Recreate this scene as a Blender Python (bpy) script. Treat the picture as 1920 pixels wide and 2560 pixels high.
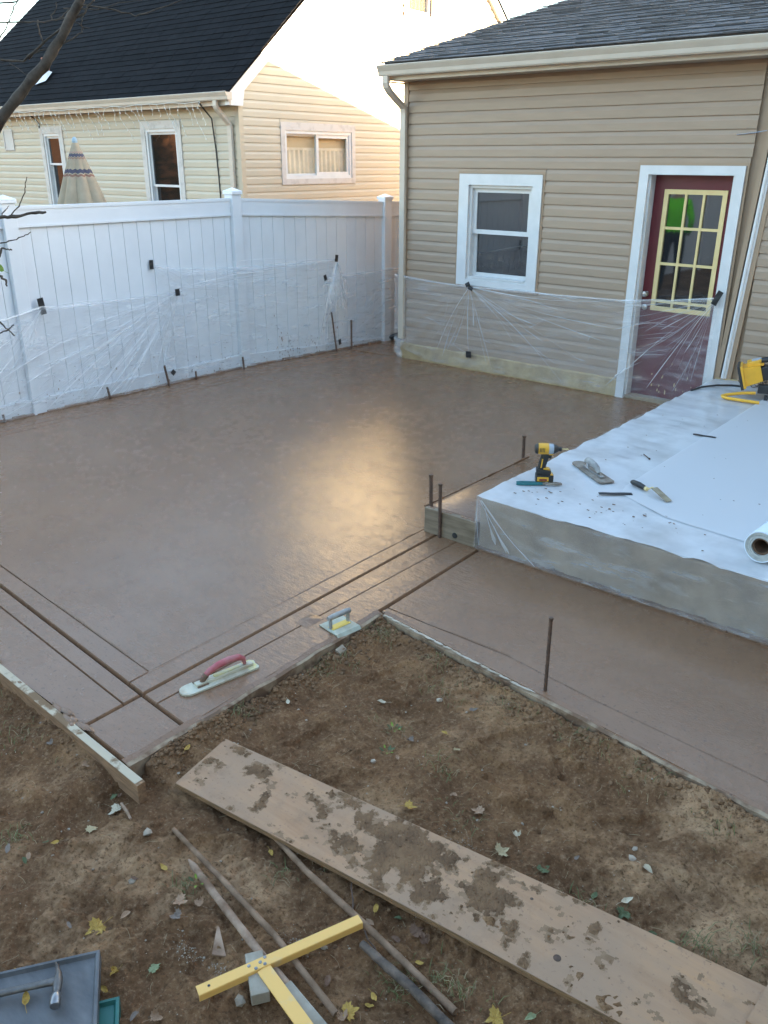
import bpy, bmesh, math, random
import numpy as np
from mathutils import Vector, Matrix, Euler

# ------------------------------------------------------------------ scene, camera, sky, sun
for o in list(bpy.data.objects): bpy.data.objects.remove(o)
scene = bpy.context.scene
COL = scene.collection
random.seed(7); RNG = np.random.default_rng(11)
R = math.radians

cam_d = bpy.data.cameras.new('camera'); cam = bpy.data.objects.new('camera', cam_d); COL.objects.link(cam)
cam_d.sensor_fit = 'VERTICAL'; cam_d.sensor_height = 36.0; cam_d.lens = 36.0*2100/2560
cam_d.clip_start = 0.05; cam_d.clip_end = 2000
cx = Vector((0.765, 0.644, 0.004)); cf = Vector((-0.593, 0.707, -0.386)).normalized()
cx = (cx - cf*cx.dot(cf)).normalized(); cu = cx.cross(cf)
mw = Matrix((( cx.x, cu.x, -cf.x, 6.501), (cx.y, cu.y, -cf.y, -8.098), (cx.z, cu.z, -cf.z, 2.25), (0, 0, 0, 1)))
cam.matrix_world = mw
scene.camera = cam

SUN = Vector((1.0, 0.97, 0.228)).normalized()          # towards the sun, low behind the tan house
world = bpy.data.worlds.new('World'); scene.world = world; world.use_nodes = True
wn = world.node_tree; bg = wn.nodes['Background']
sk = wn.nodes.new('ShaderNodeTexSky'); sk.sky_type = 'NISHITA'; sk.sun_disc = False
sk.sun_elevation = math.asin(SUN.z); sk.sun_rotation = math.atan2(SUN.x, SUN.y)
sk.air_density = 1.0; sk.dust_density = 0.8; sk.ozone_density = 1.0
wn.links.new(sk.outputs[0], bg.inputs[0]); bg.inputs[1].default_value = 0.085
sun_d = bpy.data.lights.new('sun', 'SUN'); sun_d.energy = 5.0; sun_d.angle = R(0.5); sun_d.color = (1.0, 0.78, 0.50)
sun = bpy.data.objects.new('sun', sun_d); COL.objects.link(sun)
sun.rotation_euler = SUN.to_track_quat('Z', 'Y').to_euler()
sun.location = (8, 10, 12)
vs = scene.view_settings; vs.view_transform = 'Standard'; vs.look = 'None'; vs.gamma = 1.0; vs.use_curve_mapping = False
vs.exposure = 3.95
try:
    scene.cycles.transparent_max_bounces = 24; scene.cycles.max_bounces = 10; scene.cycles.diffuse_bounces = 5
except Exception: pass

# ------------------------------------------------------------------ helpers
WORG = {}
def V(*a): return Vector(a)
class MB:
    def __init__(s): s.v = []; s.f = []; s.m = []
    def face(s, pts, mi=0):
        n = len(s.v); s.v += [tuple(p) for p in pts]; s.f.append(tuple(range(n, n+len(pts)))); s.m.append(mi); return s
    def mesh(s, vs_, fs, mi=0):
        n = len(s.v); s.v += [tuple(p) for p in vs_]
        for f in fs: s.f.append(tuple(n+i for i in f)); s.m.append(mi)
        return s
    def box(s, x0, x1, y0, y1, z0, z1, mi=0):
        p = [(x0,y0,z0),(x1,y0,z0),(x1,y1,z0),(x0,y1,z0),(x0,y0,z1),(x1,y0,z1),(x1,y1,z1),(x0,y1,z1)]
        return s.mesh(p, [(3,2,1,0),(4,5,6,7),(0,1,5,4),(1,2,6,5),(2,3,7,6),(3,0,4,7)], mi)
    def obox(s, c, a, b, d, mi=0):            # centre and three half axes
        c, a, b, d = map(Vector, (c, a, b, d))
        p = [c-a-b-d, c+a-b-d, c+a+b-d, c-a+b-d, c-a-b+d, c+a-b+d, c+a+b+d, c-a+b+d]
        return s.mesh(p, [(3,2,1,0),(4,5,6,7),(0,1,5,4),(1,2,6,5),(2,3,7,6),(3,0,4,7)], mi)
    def bbox(s, c, a, b, d, bev, mi=0):       # box with chamfered edges
        c, a, b, d = map(Vector, (c, a, b, d)); la, lb, ld = a.length, b.length, d.length
        a, b, d = a.normalized(), b.normalized(), d.normalized()
        bm = bmesh.new(); bmesh.ops.create_cube(bm, size=2)
        for v in bm.verts: v.co = Vector((v.co.x*la, v.co.y*lb, v.co.z*ld))
        bmesh.ops.bevel(bm, geom=bm.edges[:], offset=bev, segments=2, profile=0.6, affect='EDGES')
        bm.verts.index_update()
        s.mesh([c+a*v.co.x+b*v.co.y+d*v.co.z for v in bm.verts], [[v.index for v in f.verts] for f in bm.faces], mi); bm.free(); return s
    def prism(s, poly, vec, mi=0):
        n = len(poly); vec = Vector(vec); p = [Vector(q) for q in poly]; p2 = [q+vec for q in p]
        return s.mesh(p+p2, [tuple(range(n-1,-1,-1)), tuple(range(n,2*n))]+[(i,(i+1)%n,n+(i+1)%n,n+i) for i in range(n)], mi)
    def tube(s, path, r, n=8, mi=0, cap=True):
        path = [Vector(p) for p in path]; k = len(path)
        rr = r if isinstance(r, (list, tuple)) else [r]*k
        t0 = (path[1]-path[0]).normalized(); up = Vector((0,0,1)) if abs(t0.z) < .9 else Vector((1,0,0))
        u = t0.cross(up).normalized(); vs_ = []
        for i in range(k):
            t = (path[min(i+1,k-1)]-path[max(i-1,0)]).normalized()
            u = (u - t*u.dot(t)).normalized(); w = t.cross(u)
            for j in range(n):
                a = 2*math.pi*j/n; vs_.append(path[i]+(u*math.cos(a)+w*math.sin(a))*rr[i])
        fs = [(i*n+j, i*n+(j+1)%n, (i+1)*n+(j+1)%n, (i+1)*n+j) for i in range(k-1) for j in range(n)]
        if cap: fs += [tuple(range(n-1,-1,-1)), tuple(range((k-1)*n, k*n))]
        return s.mesh(vs_, fs, mi)
    def sweep(s, prof, path, up=(0,0,1), mi=0):   # profile [(a,b)] in (side, up) axes, closed
        path = [Vector(p) for p in path]; k = len(path); n = len(prof); vs_ = []; up = Vector(up)
        for i in range(k):
            t = (path[min(i+1,k-1)]-path[max(i-1,0)]).normalized()
            sd = t.cross(up).normalized(); w = sd.cross(t)
            for a, b in prof: vs_.append(path[i]+sd*a+w*b)
        fs = [(i*n+j, i*n+(j+1)%n, (i+1)*n+(j+1)%n, (i+1)*n+j) for i in range(k-1) for j in range(n)]
        fs += [tuple(range(n-1,-1,-1)), tuple(range((k-1)*n, k*n))]
        return s.mesh(vs_, fs, mi)
    def lathe(s, prof, c=(0,0,0), axis='Z', n=20, mi=0):
        c = Vector(c); vs_ = []
        for r, h in prof:
            for j in range(n):
                a = 2*math.pi*j/n; x, y = r*math.cos(a), r*math.sin(a)
                vs_.append(c + (Vector((x,y,h)) if axis == 'Z' else Vector((h,x,y)) if axis == 'X' else Vector((x,h,y))))
        k = len(prof)
        fs = [(i*n+j, i*n+(j+1)%n, (i+1)*n+(j+1)%n, (i+1)*n+j) for i in range(k-1) for j in range(n)]
        fs += [tuple(range(n-1,-1,-1)), tuple(range((k-1)*n, k*n))]
        return s.mesh(vs_, fs, mi)
    def grid(s, fn, nu, nv, mi=0):
        vs_ = [fn(i/nu, j/nv) for i in range(nu+1) for j in range(nv+1)]
        fs = [(i*(nv+1)+j, (i+1)*(nv+1)+j, (i+1)*(nv+1)+j+1, i*(nv+1)+j+1) for i in range(nu) for j in range(nv)]
        return s.mesh(vs_, fs, mi)
    def data(s, name, mats, smooth=False, org=(0,0,0)):
        me = bpy.data.meshes.new(name); ox, oy, oz = org
        me.from_pydata([(x-ox, y-oy, z-oz) for x, y, z in s.v], [], s.f)
        for m in (mats if isinstance(mats, (list, tuple)) else [mats]): me.materials.append(m)
        if len(me.materials) > 1: me.polygons.foreach_set('material_index', s.m)
        bm = bmesh.new(); bm.from_mesh(me); bmesh.ops.recalc_face_normals(bm, faces=bm.faces[:]); bm.to_mesh(me); bm.free()
        if smooth:
            me.polygons.foreach_set('use_smooth', [True]*len(me.polygons))
            try: me.set_sharp_from_angle(angle=R(40))
            except Exception: pass
        me.update(); return me
    def part(s, name, mats, parent, smooth=False, local=False, label=None, kind=None):
        org = (0,0,0) if local else WORG[parent.name]
        o = bpy.data.objects.new(name, s.data(name, mats, smooth, org)); COL.objects.link(o)
        o.parent = parent; WORG[o.name] = WORG.get(parent.name, (0,0,0))
        if label: o['label'] = label
        if kind: o['kind'] = kind
        return o
    def solo(s, name, mats, label=None, cat=None, org=(0,0,0), smooth=False, group=None, kind=None):
        o = bpy.data.objects.new(name, s.data(name, mats, smooth, org)); COL.objects.link(o); o.location = org
        WORG[o.name] = tuple(org); tag(o, label, cat, group, kind); return o
def tag(o, label=None, cat=None, group=None, kind=None):
    if label: o['label'] = label
    if cat: o['category'] = cat
    if group: o['group'] = group
    if kind: o['kind'] = kind
    return o
def thing(name, label, cat, loc=(0,0,0), rz=0.0, group=None, rot=None):
    o = bpy.data.objects.new(name, None); COL.objects.link(o); o.location = loc
    o.rotation_euler = rot if rot else (0,0,rz); o.empty_display_size = .1
    WORG[o.name] = tuple(loc); return tag(o, label, cat, group)
def lerp(a, b, t): return a+(b-a)*t
def interp(pts, x):
    if x <= pts[0][0]: return pts[0][1]
    for (a, b), (c, d) in zip(pts, pts[1:]):
        if x <= c: return b+(d-b)*(x-a)/(c-a)
    return pts[-1][1]
_perm = RNG.permutation(4096)
def vnoise(x, y):
    x = np.asarray(x, float); y = np.asarray(y, float)
    xi = np.floor(x).astype(int); yi = np.floor(y).astype(int); xf = x-xi; yf = y-yi
    u = xf*xf*(3-2*xf); w = yf*yf*(3-2*yf)
    def h(i, j): return _perm[(_perm[i & 4095] + j) & 4095]/4095.0
    a = h(xi, yi); b = h(xi+1, yi); c = h(xi, yi+1); d = h(xi+1, yi+1)
    return (a+(b-a)*u)*(1-w) + (c+(d-c)*u)*w - .5
def fbm(x, y, f=1.0, oct=4, gain=.5):
    s = 0; a = 1.0
    for k in range(oct): s = s + a*vnoise(np.asarray(x)*f+17.3*k, np.asarray(y)*f+9.1*k); f *= 2.03; a *= gain
    return s

# ------------------------------------------------------------------ materials
def NT(name):
    m = bpy.data.materials.new(name); m.use_nodes = True; nt = m.node_tree
    return m, nt, nt.nodes['Principled BSDF']
def nd(nt, t, **kw):
    n = nt.nodes.new(t)
    for k, v in kw.items():
        if hasattr(n, k): setattr(n, k, v)
        else: n.inputs[k].default_value = v
    return n
def ramp(nt, fac, stops):
    r = nt.nodes.new('ShaderNodeValToRGB'); e = r.color_ramp.elements
    while len(e) < len(stops): e.new(.5)
    for i, (p, c) in enumerate(stops):
        e[i].position = p; e[i].color = (*c, 1) if len(c) == 3 else c
    nt.links.new(fac, r.inputs[0]); return r.outputs[0]
def noise(nt, co, scale, detail=5, rough=.55, stretch=None):
    if stretch:
        mp = nd(nt, 'ShaderNodeMapping'); mp.inputs['Scale'].default_value = stretch; nt.links.new(co, mp.inputs[0]); co = mp.outputs[0]
    n = nd(nt, 'ShaderNodeTexNoise'); n.inputs['Scale'].default_value = scale; n.inputs['Detail'].default_value = detail; n.inputs['Roughness'].default_value = rough
    nt.links.new(co, n.inputs['Vector']); return n.outputs['Fac']
def mixc(nt, fac, a, b):
    m = nt.nodes.new('ShaderNodeMix'); m.data_type = 'RGBA'
    for sock, v in ((m.inputs[0], fac), (m.inputs[6], a), (m.inputs[7], b)):
        if hasattr(v, 'links'): nt.links.new(v, sock)
        elif isinstance(v, (int, float)): sock.default_value = v
        else: sock.default_value = (*v, 1)
    return m.outputs[2]
def mth(nt, op, a, b=None):
    n = nt.nodes.new('ShaderNodeMath'); n.operation = op
    for sock, v in ((n.inputs[0], a), (n.inputs[1], b)):
        if v is None: continue
        if hasattr(v, 'links'): nt.links.new(v, sock)
        else: sock.default_value = v
    return n.outputs[0]
def bump(nt, b, h, strength=.3, dist=.01, prev=None):
    n = nt.nodes.new('ShaderNodeBump'); n.inputs['Strength'].default_value = strength; n.inputs['Distance'].default_value = dist
    nt.links.new(h, n.inputs['Height'])
    if prev: nt.links.new(prev, n.inputs['Normal'])
    nt.links.new(n.outputs[0], b.inputs['Normal']); return n.outputs[0]
def simple(name, c, rough=.5, c2=None, scale=6, spec=.5, metal=0, bmp=0, bscale=60, bdist=.004, rnd=0, stretch=None, rough2=None, lo=.35, hi=.65):
    m, nt, b = NT(name)
    tc = nt.nodes.new('ShaderNodeTexCoord').outputs['Object']
    b.inputs['Roughness'].default_value = rough; b.inputs['Metallic'].default_value = metal
    b.inputs['Specular IOR Level'].default_value = spec; b.inputs['Base Color'].default_value = (*c, 1)
    col = None
    if c2:
        nf = noise(nt, tc, scale, 6, .6, stretch); col = ramp(nt, nf, [(lo, c), (hi, c2)])
        if rough2 is not None:
            r_ = nt.nodes.new('ShaderNodeMapRange'); nt.links.new(nf, r_.inputs[0]); r_.inputs[1].default_value = lo; r_.inputs[2].default_value = hi
            r_.inputs[3].default_value = rough; r_.inputs[4].default_value = rough2; nt.links.new(r_.outputs[0], b.inputs['Roughness'])
    if rnd:
        oi = nt.nodes.new('ShaderNodeObjectInfo').outputs['Random']
        hv = nt.nodes.new('ShaderNodeHueSaturation')
        nt.links.new(mth(nt, 'ADD', mth(nt, 'MULTIPLY', oi, rnd), 1-rnd/2), hv.inputs['Value'])
        if col is not None: nt.links.new(col, hv.inputs['Color'])
        else: hv.inputs['Color'].default_value = (*c, 1)
        col = hv.outputs[0]
    if col is not None: nt.links.new(col, b.inputs['Base Color'])
    if bmp: bump(nt, b, noise(nt, tc, bscale, 5, .6, stretch), bmp, bdist)
    return m
m_tan = simple('tan_vinyl', (.330,.237,.163), .45, (.360,.260,.180), 3, .35, rnd=.06, bmp=.05, bscale=40, stretch=(1,1,6))
m_tantrim = simple('tan_trim', (.34,.236,.154), .45, spec=.35)
m_cream = simple('cream_vinyl', (.465,.395,.290), .45, (.495,.42,.31), 2, .35, rnd=.05)
m_creamtrim = simple('cream_trim', (.47,.39,.28), .45)
m_white = simple('white_vinyl', (.67,.685,.70), .35, (.71,.725,.74), 3, .4, rnd=.03)
m_whitetrim = simple('white_trim', (.66,.65,.63), .4, (.60,.59,.57), 5, .4)
m_agedwhite = simple('aged_white_paint', (.56,.51,.46), .6, (.30,.26,.22), 9, .3, lo=.5, hi=.9)
m_gutter = simple('clay_gutter_paint', (.54,.46,.37), .4, (.50,.42,.33), 5, .4)
m_soffit = simple('soffit_paint', (.42,.35,.27), .6)
m_found = simple('parged_foundation', (.50,.375,.205), .9, (.34,.245,.135), 6, .2, bmp=.5, bscale=25, bdist=.01)
m_darkconc = simple('bare_concrete', (.37,.29,.205), .85, (.24,.18,.125), 5, .2, bmp=.4, bscale=40)
m_maroon = simple('maroon_door_paint', (.125,.013,.020), .4, (.095,.011,.016), 4, .5)
m_straw = simple('straw_yellow_wood', (.72,.55,.26), .5, (.66,.49,.22), 7)
m_steel = simple('brushed_steel', (.55,.55,.55), .3, metal=1)
m_rust = simple('rusty_steel', (.15,.085,.055), .75, (.065,.04,.028), 30, .4, bmp=.5, bscale=90)
m_black = simple('black_tape', (.012,.012,.013), .45)
m_blackpl = simple('black_plastic', (.018,.018,.02), .4, (.03,.03,.03), 20)
m_roofdark = simple('charcoal_shingle', (.011,.0105,.0115), .95, (.007,.0068,.0075), 4, .08, bmp=.6, bscale=150, rnd=.25)
m_roofgrey = simple('grey_shingle', (.125,.115,.11), .95, (.075,.072,.072), 7, .15, bmp=.6, bscale=150, rnd=.4)
m_yellow = simple('yellow_enamel', (.80,.42,.03), .35, (.70,.36,.03), 12)
m_yelworn = simple('worn_yellow_paint', (.80,.45,.12), .45, (.60,.45,.27), 11, bmp=.15, lo=.56, hi=.74)
m_bark = simple('grey_brown_bark', (.115,.092,.072), .9, (.05,.039,.03), 18, .2, bmp=.8, bscale=60, bdist=.006)
m_glass, nt, b = NT('dark_window_glass')
b.inputs['Base Color'].default_value = (.012,.014,.016,1); b.inputs['Roughness'].default_value = .03; b.inputs['IOR'].default_value = 2.1
m_glassD = m_glass
m_glassB, nt, b = NT('plain_window_glass')
b.inputs['Base Color'].default_value = (.012,.012,.012,1); b.inputs['Roughness'].default_value = .05; b.inputs['IOR'].default_value = 1.7

def clear_glass():
    m, nt, b = NT('clear_window_glass'); out = nt.nodes['Material Output']
    g = nt.nodes.new('ShaderNodeBsdfGlossy'); g.inputs['Roughness'].default_value = .03
    t = nt.nodes.new('ShaderNodeBsdfTransparent'); t.inputs[0].default_value = (.93,.94,.93,1)
    mx = nt.nodes.new('ShaderNodeMixShader'); mx.inputs[0].default_value = .02; nt.links.new(t.outputs[0], mx.inputs[1]); nt.links.new(g.outputs[0], mx.inputs[2])
    nt.links.new(mx.outputs[0], out.inputs[0]); return m
m_clear = clear_glass()
def film(name, haze, gloss=.35, tint=(.93,.95,.97), rough=.18, streak=0):
    m, nt, b = NT(name); out = nt.nodes['Material Output']
    tc = nt.nodes.new('ShaderNodeTexCoord').outputs['Object']
    d = nt.nodes.new('ShaderNodeBsdfDiffuse'); d.inputs[0].default_value = (*tint, 1)
    tl = nt.nodes.new('ShaderNodeBsdfTranslucent'); tl.inputs[0].default_value = (*tint, 1)
    md = nt.nodes.new('ShaderNodeMixShader'); md.inputs[0].default_value = .3; nt.links.new(d.outputs[0], md.inputs[1]); nt.links.new(tl.outputs[0], md.inputs[2])
    g = nt.nodes.new('ShaderNodeBsdfGlossy'); g.inputs['Roughness'].default_value = rough
    t = nt.nodes.new('ShaderNodeBsdfTransparent')
    m1 = nt.nodes.new('ShaderNodeMixShader'); m1.inputs[0].default_value = haze
    if streak:
        mp_ = nd(nt, 'ShaderNodeMapping'); mp_.inputs['Rotation'].default_value = (R(28), R(28), 0); mp_.inputs['Scale'].default_value = (1.0,1.0,5.0); nt.links.new(tc, mp_.inputs[0])
        wr = noise(nt, mp_.outputs[0], 3.2, 6, .62); soft = noise(nt, tc, 2.2, 4, .6)
        hz = mth(nt, 'ADD', mth(nt, 'MULTIPLY', soft, haze*1.3), mth(nt, 'MULTIPLY', ramp(nt, wr, [(.50,(0,0,0)),(.66,(1,1,1))]), streak)); hz = mth(nt, 'ADD', hz, haze*.35)  # wrinkle glints painted in as streaks of denser white haze
        nt.links.new(mth(nt, 'MINIMUM', hz, .98), m1.inputs[0])
        bp = nt.nodes.new('ShaderNodeBump'); bp.inputs['Strength'].default_value = .6; bp.inputs['Distance'].default_value = .012; nt.links.new(wr, bp.inputs['Height'])
        for q in (g, d): nt.links.new(bp.outputs[0], q.inputs['Normal'])
    nt.links.new(t.outputs[0], m1.inputs[1]); nt.links.new(md.outputs[0], m1.inputs[2])
    f = nt.nodes.new('ShaderNodeFresnel'); f.inputs[0].default_value = 1.5
    m2 = nt.nodes.new('ShaderNodeMixShader'); nt.links.new(mth(nt, 'MINIMUM', f.outputs[0], gloss), m2.inputs[0])
    nt.links.new(m1.outputs[0], m2.inputs[1]); nt.links.new(g.outputs[0], m2.inputs[2])
    nt.links.new(m2.outputs[0], out.inputs[0]); return m
m_film = film('clear_poly_film', .15, .12, streak=.16)
m_fold = film('creased_poly_film', .66, .25, (1.0,1.0,1.0), rough=.3)
m_foldthin = film('thin_creased_poly_film', .32, .22, (.98,.99,1.0), rough=.3)
m_filmtop = film('skylit_double_poly_film', .88, .30, (.82,.82,.82), .16, streak=.10)  # porch top: sky light painted in as whiter, denser haze over the double film
m_filmtop2 = film('unrolled_poly_film', .96, .08, (.72,.71,.70), .4)
m_filmhouse = film('taut_poly_film', .10, .10, streak=.16)
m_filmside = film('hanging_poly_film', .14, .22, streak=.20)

def wet():
    m, nt, b = NT('wet_brown_concrete')
    co = nt.nodes.new('ShaderNodeNewGeometry').outputs['Position']
    n1 = noise(nt, co, 1.3, 6, .6); n2 = noise(nt, co, 9, 6, .65)
    c = ramp(nt, n1, [(.3, (.215,.115,.062)), (.7, (.265,.145,.080))])
    c = mixc(nt, mth(nt, 'MULTIPLY', n2, .35), c, (.125,.066,.037))
    sp = noise(nt, co, 55, 3, .5); c = mixc(nt, ramp(nt, sp, [(.62,(0,0,0)),(.68,(.6,.6,.6))]), c, (.10,.055,.034))
    nt.links.new(c, b.inputs['Base Color'])
    rr = nt.nodes.new('ShaderNodeMapRange'); nt.links.new(n2, rr.inputs[0]); rr.inputs[1].default_value = .3; rr.inputs[2].default_value = .7
    rr.inputs[3].default_value = .19; rr.inputs[4].default_value = .32; nt.links.new(rr.outputs[0], b.inputs['Roughness'])
    sw = nd(nt, 'ShaderNodeTexNoise'); sw.inputs['Scale'].default_value = .9; sw.inputs['Detail'].default_value = 4; sw.inputs['Distortion'].default_value = 2.6; nt.links.new(co, sw.inputs['Vector'])
    rv = mth(nt, 'ADD', rr.outputs[0], mth(nt, 'MULTIPLY', mth(nt, 'SUBTRACT', sw.outputs['Fac'], .5), .22)); nt.links.new(rv, b.inputs['Roughness'])
    b.inputs['IOR'].default_value = 1.44
    p = bump(nt, b, noise(nt, co, 1.6, 3, .5), .5, .02)
    p = bump(nt, b, sw.outputs['Fac'], .25, .012, p)
    p = bump(nt, b, noise(nt, co, 22, 3, .5, (1.0,1.5,1)), .16, .006, p)
    p = bump(nt, b, noise(nt, co, 95, 3, .6), .45, .0025, p)
    sp_ = nt.nodes.new('ShaderNodeSeparateXYZ'); nt.links.new(co, sp_.inputs[0])      # float chatter on the last-worked borders
    def ss(v, a, b_):
        r_ = nt.nodes.new('ShaderNodeMapRange'); nt.links.new(v, r_.inputs[0]); r_.inputs[1].default_value = a; r_.inputs[2].default_value = b_; return r_.outputs[0]
    mk = mth(nt, 'MULTIPLY', mth(nt, 'MAXIMUM', ss(sp_.outputs[0], 2.9, 3.5), ss(sp_.outputs[1], -5.6, -6.1)), ss(sp_.outputs[0], 4.5, 3.95))
    rp = noise(nt, co, 13, 4, .6, (1.0,2.2,1)); p = bump(nt, b, mth(nt, 'MULTIPLY', rp, mk), .42, .008, p)
    return m
m_wet = wet()
def dirt():
    m, nt, b = NT('bare_soil')
    co = nt.nodes.new('ShaderNodeNewGeometry').outputs['Position']
    n1 = noise(nt, co, 1.1, 6, .62); n2 = noise(nt, co, 6, 8, .68); n3 = noise(nt, co, 32, 7, .72)
    n4 = noise(nt, co, 2.6, 5, .6)
    c = ramp(nt, n1, [(.38, (.225,.113,.051)), (.5, (.325,.177,.086)), (.62, (.44,.26,.14))])
    c = mixc(nt, ramp(nt, n4, [(.44,(.9,.9,.9)),(.56,(0,0,0))]), c, (.155,.076,.035))
    c = mixc(nt, ramp(nt, n2, [(.44,(0,0,0)),(.62,(.8,.8,.8))]), c, (.145,.072,.034))
    c = mixc(nt, ramp(nt, n3, [(.54,(0,0,0)),(.70,(.5,.5,.5))]), c, (.43,.265,.15))
    c = mixc(nt, ramp(nt, n3, [(.30,(.8,.8,.8)),(.42,(0,0,0))]), c, (.08,.04,.02))  # crevice shade painted in: darker where the grain noise dips
    n5 = noise(nt, co, 75, 5, .7)
    c = mixc(nt, ramp(nt, n5, [(.36,(.75,.75,.75)),(.47,(0,0,0))]), c, (.095,.047,.022))
    c = mixc(nt, ramp(nt, n5, [(.56,(0,0,0)),(.68,(.42,.42,.42))]), c, (.44,.285,.17))
    c = mixc(nt, ramp(nt, noise(nt, co, 160, 2, .5), [(.74,(0,0,0)),(.77,(1,1,1))]), c, (.50,.40,.29))
    nt.links.new(c, b.inputs['Base Color']); b.inputs['Roughness'].default_value = .95; b.inputs['Specular IOR Level'].default_value = .15
    p = bump(nt, b, n2, .6, .03); p = bump(nt, b, n3, 1.0, .014, p); bump(nt, b, noise(nt, co, 190, 4, .65), .8, .003, p)
    return m
m_dirt = dirt()
m_clod = simple('soil_clod', (.23,.130,.068), .95, (.13,.073,.04), 12, .15, bmp=.6, bscale=80)
m_mud = simple('drying_mud', (.22,.135,.085), .8, (.15,.09,.058), 20, .3, bmp=.6, bscale=60)
m_pebble = simple('pale_stone', (.46,.37,.27), .8, (.28,.21,.15), 14, rnd=.4)
m_grass = simple('grass_blade', (.09,.115,.025), .6, (.19,.16,.06), 8)
m_straw2 = simple('dry_straw', (.36,.25,.13), .8, (.24,.16,.09), 9)

# ------------------------------------------------------------------ the ground
def jA(x): return -6.237-.0699*(x-2.071)             # groove lines of the fresh slab
def jB(y): return 3.552+.0195*(-4.1-y)
def edgeN(x): return -6.66-.030*(x-3.89)
def edgeE(y): return 3.925+.01*(-5.0-y)
def edgeP(x): return -5.055-.107*(x-3.95)
FOOT = [(4.5,-5.55,.3), (4.72,-5.30,.5), (5.05,-5.65,-.2), (5.35,-5.75,.1), (5.65,-5.55,.4), (5.9,-5.75,0), (6.2,-5.55,.3), (4.35,-5.95,1.2), (4.62,-6.12,1.0), (4.2,-7.0,.6), (4.0,-6.95,2.3), (4.45,-6.72,.8), (4.85,-7.0,-.3), (5.0,-5.45,.9), (5.3,-5.45,-.5), (4.4,-7.12,.2), (3.7,-7.05,.3), (5.45,-6.75,.4), (4.3,-5.4,.9), (5.6,-5.95,-.1)]
def inslab(x, y):
    a = (x < edgeE(y)+.03) & (y > edgeN(x)-.03)
    b = (y > edgeP(x)-.03)
    return a | b
def gz(x, y):
    x = np.asarray(x, float); y = np.asarray(y, float)
    z = -.088 + .045*fbm(x, y, 1.6, 3) +   .034*fbm(x+5, y, 6, 4, .6) + .014*np.abs(fbm(x, y+3, 24, 3, .6))
    clump = np.clip(fbm(x+9, y+4, 2.1, 3)+.15, 0, .6)*1.7
    z = z + (.004+.016*clump)*np.abs(fbm(x+2, y, 19, 3, .6)) + (.004+.012*clump)*fbm(x, y+7, 42, 3, .65)
    dE = x-(edgeE(y)+.05); dP = (edgeP(x)-.05)-y; dN = (edgeN(x)-.08)-y
    bankE = np.clip(.06*(vnoise(y*3.1, 4.2+0*x)+.5)+.012, 0, .07)*np.exp(-np.clip(dE, 0, 9)/.09)*(y > -6.6)*(y < -5.0)*(dE > -.1)
    bankP = np.clip(.035*(vnoise(x*2.3, 8.5+0*x)+.5)+.030+.026*np.clip((x-4.5)/.5, 0, 1), 0, .088)*np.exp(-np.clip(dP, 0, 9)/.16)*(dP > -.1)*(x > 3.9)
    z = z + bankE + bankP - .015*(y < edgeN(x)-.05)*(x < 4.1)
    bankN = np.clip(.05*(vnoise(x*2.7, 3.3+0*x)+.5)+.01, 0, .06)*np.exp(-np.clip(dN, 0, 9)/.10)*(dN > -.1)*(x < 3.95)
    z = z + bankN
    for fx_, fy_, fa in FOOT:
        ca, sa = math.cos(fa), math.sin(fa); u = (x-fx_)*ca+(y-fy_)*sa; w = -(x-fx_)*sa+(y-fy_)*ca
        q = (u/.145)**2+(w/(.052+.012*np.sign(u)))**2
        z = z - .020*np.exp(-q**3) + .009*np.exp(-((q-1.5)/.5)**2)
    far = np.clip((np.hypot(x-5, y+6.5)-6)/6, 0, 1)
    z = z*(1-far) + (-.10+.03*fbm(x, y, .3, 2))*far
    return np.where(inslab(x, y) & (x > -1.0), -.20, z)
def axis(a, b, step, lo, hi):
    mid = list(np.arange(a, b+1e-6, step)); l = []; r = []; s = step
    p = a
    while p > lo: s *= 1.35; p -= s; l.append(p)
    s = step; p = b
    while p < hi: s *= 1.35; p += s; r.append(p)
    return np.array(l[::-1]+mid+r)
gxs = axis(2.4, 6.8, .0085, -400, 400); gys = axis(-7.9, -5.0, .0085, -400, 400)
GX, GY = np.meshgrid(gxs, gys, indexing='ij'); GZ = gz(GX, GY)
nx, ny = GX.shape
gv = np.stack([GX, GY, GZ], -1).reshape(-1, 3)
ii, jj = np.meshgrid(np.arange(nx-1), np.arange(ny-1), indexing='ij'); a_ = (ii*ny+jj).ravel()
gf = np.stack([a_, a_+ny, a_+ny+1, a_+1], -1)
me = bpy.data.meshes.new('ground'); me.vertices.add(len(gv)); me.vertices.foreach_set('co', gv.ravel())
me.loops.add(gf.size); me.loops.foreach_set('vertex_index', gf.ravel()); me.polygons.add(len(gf))
me.polygons.foreach_set('loop_start', np.arange(0, gf.size, 4)); me.polygons.foreach_set('loop_total', np.full(len(gf), 4))
me.polygons.foreach_set('use_smooth', np.ones(len(gf), bool)); me.update(calc_edges=True); me.validate(); me.materials.append(m_dirt)
go = bpy.data.objects.new('ground', me); COL.objects.link(go); go['kind'] = 'structure'
go['label'] = 'bare brown soil with clods around the fresh concrete'

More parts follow.
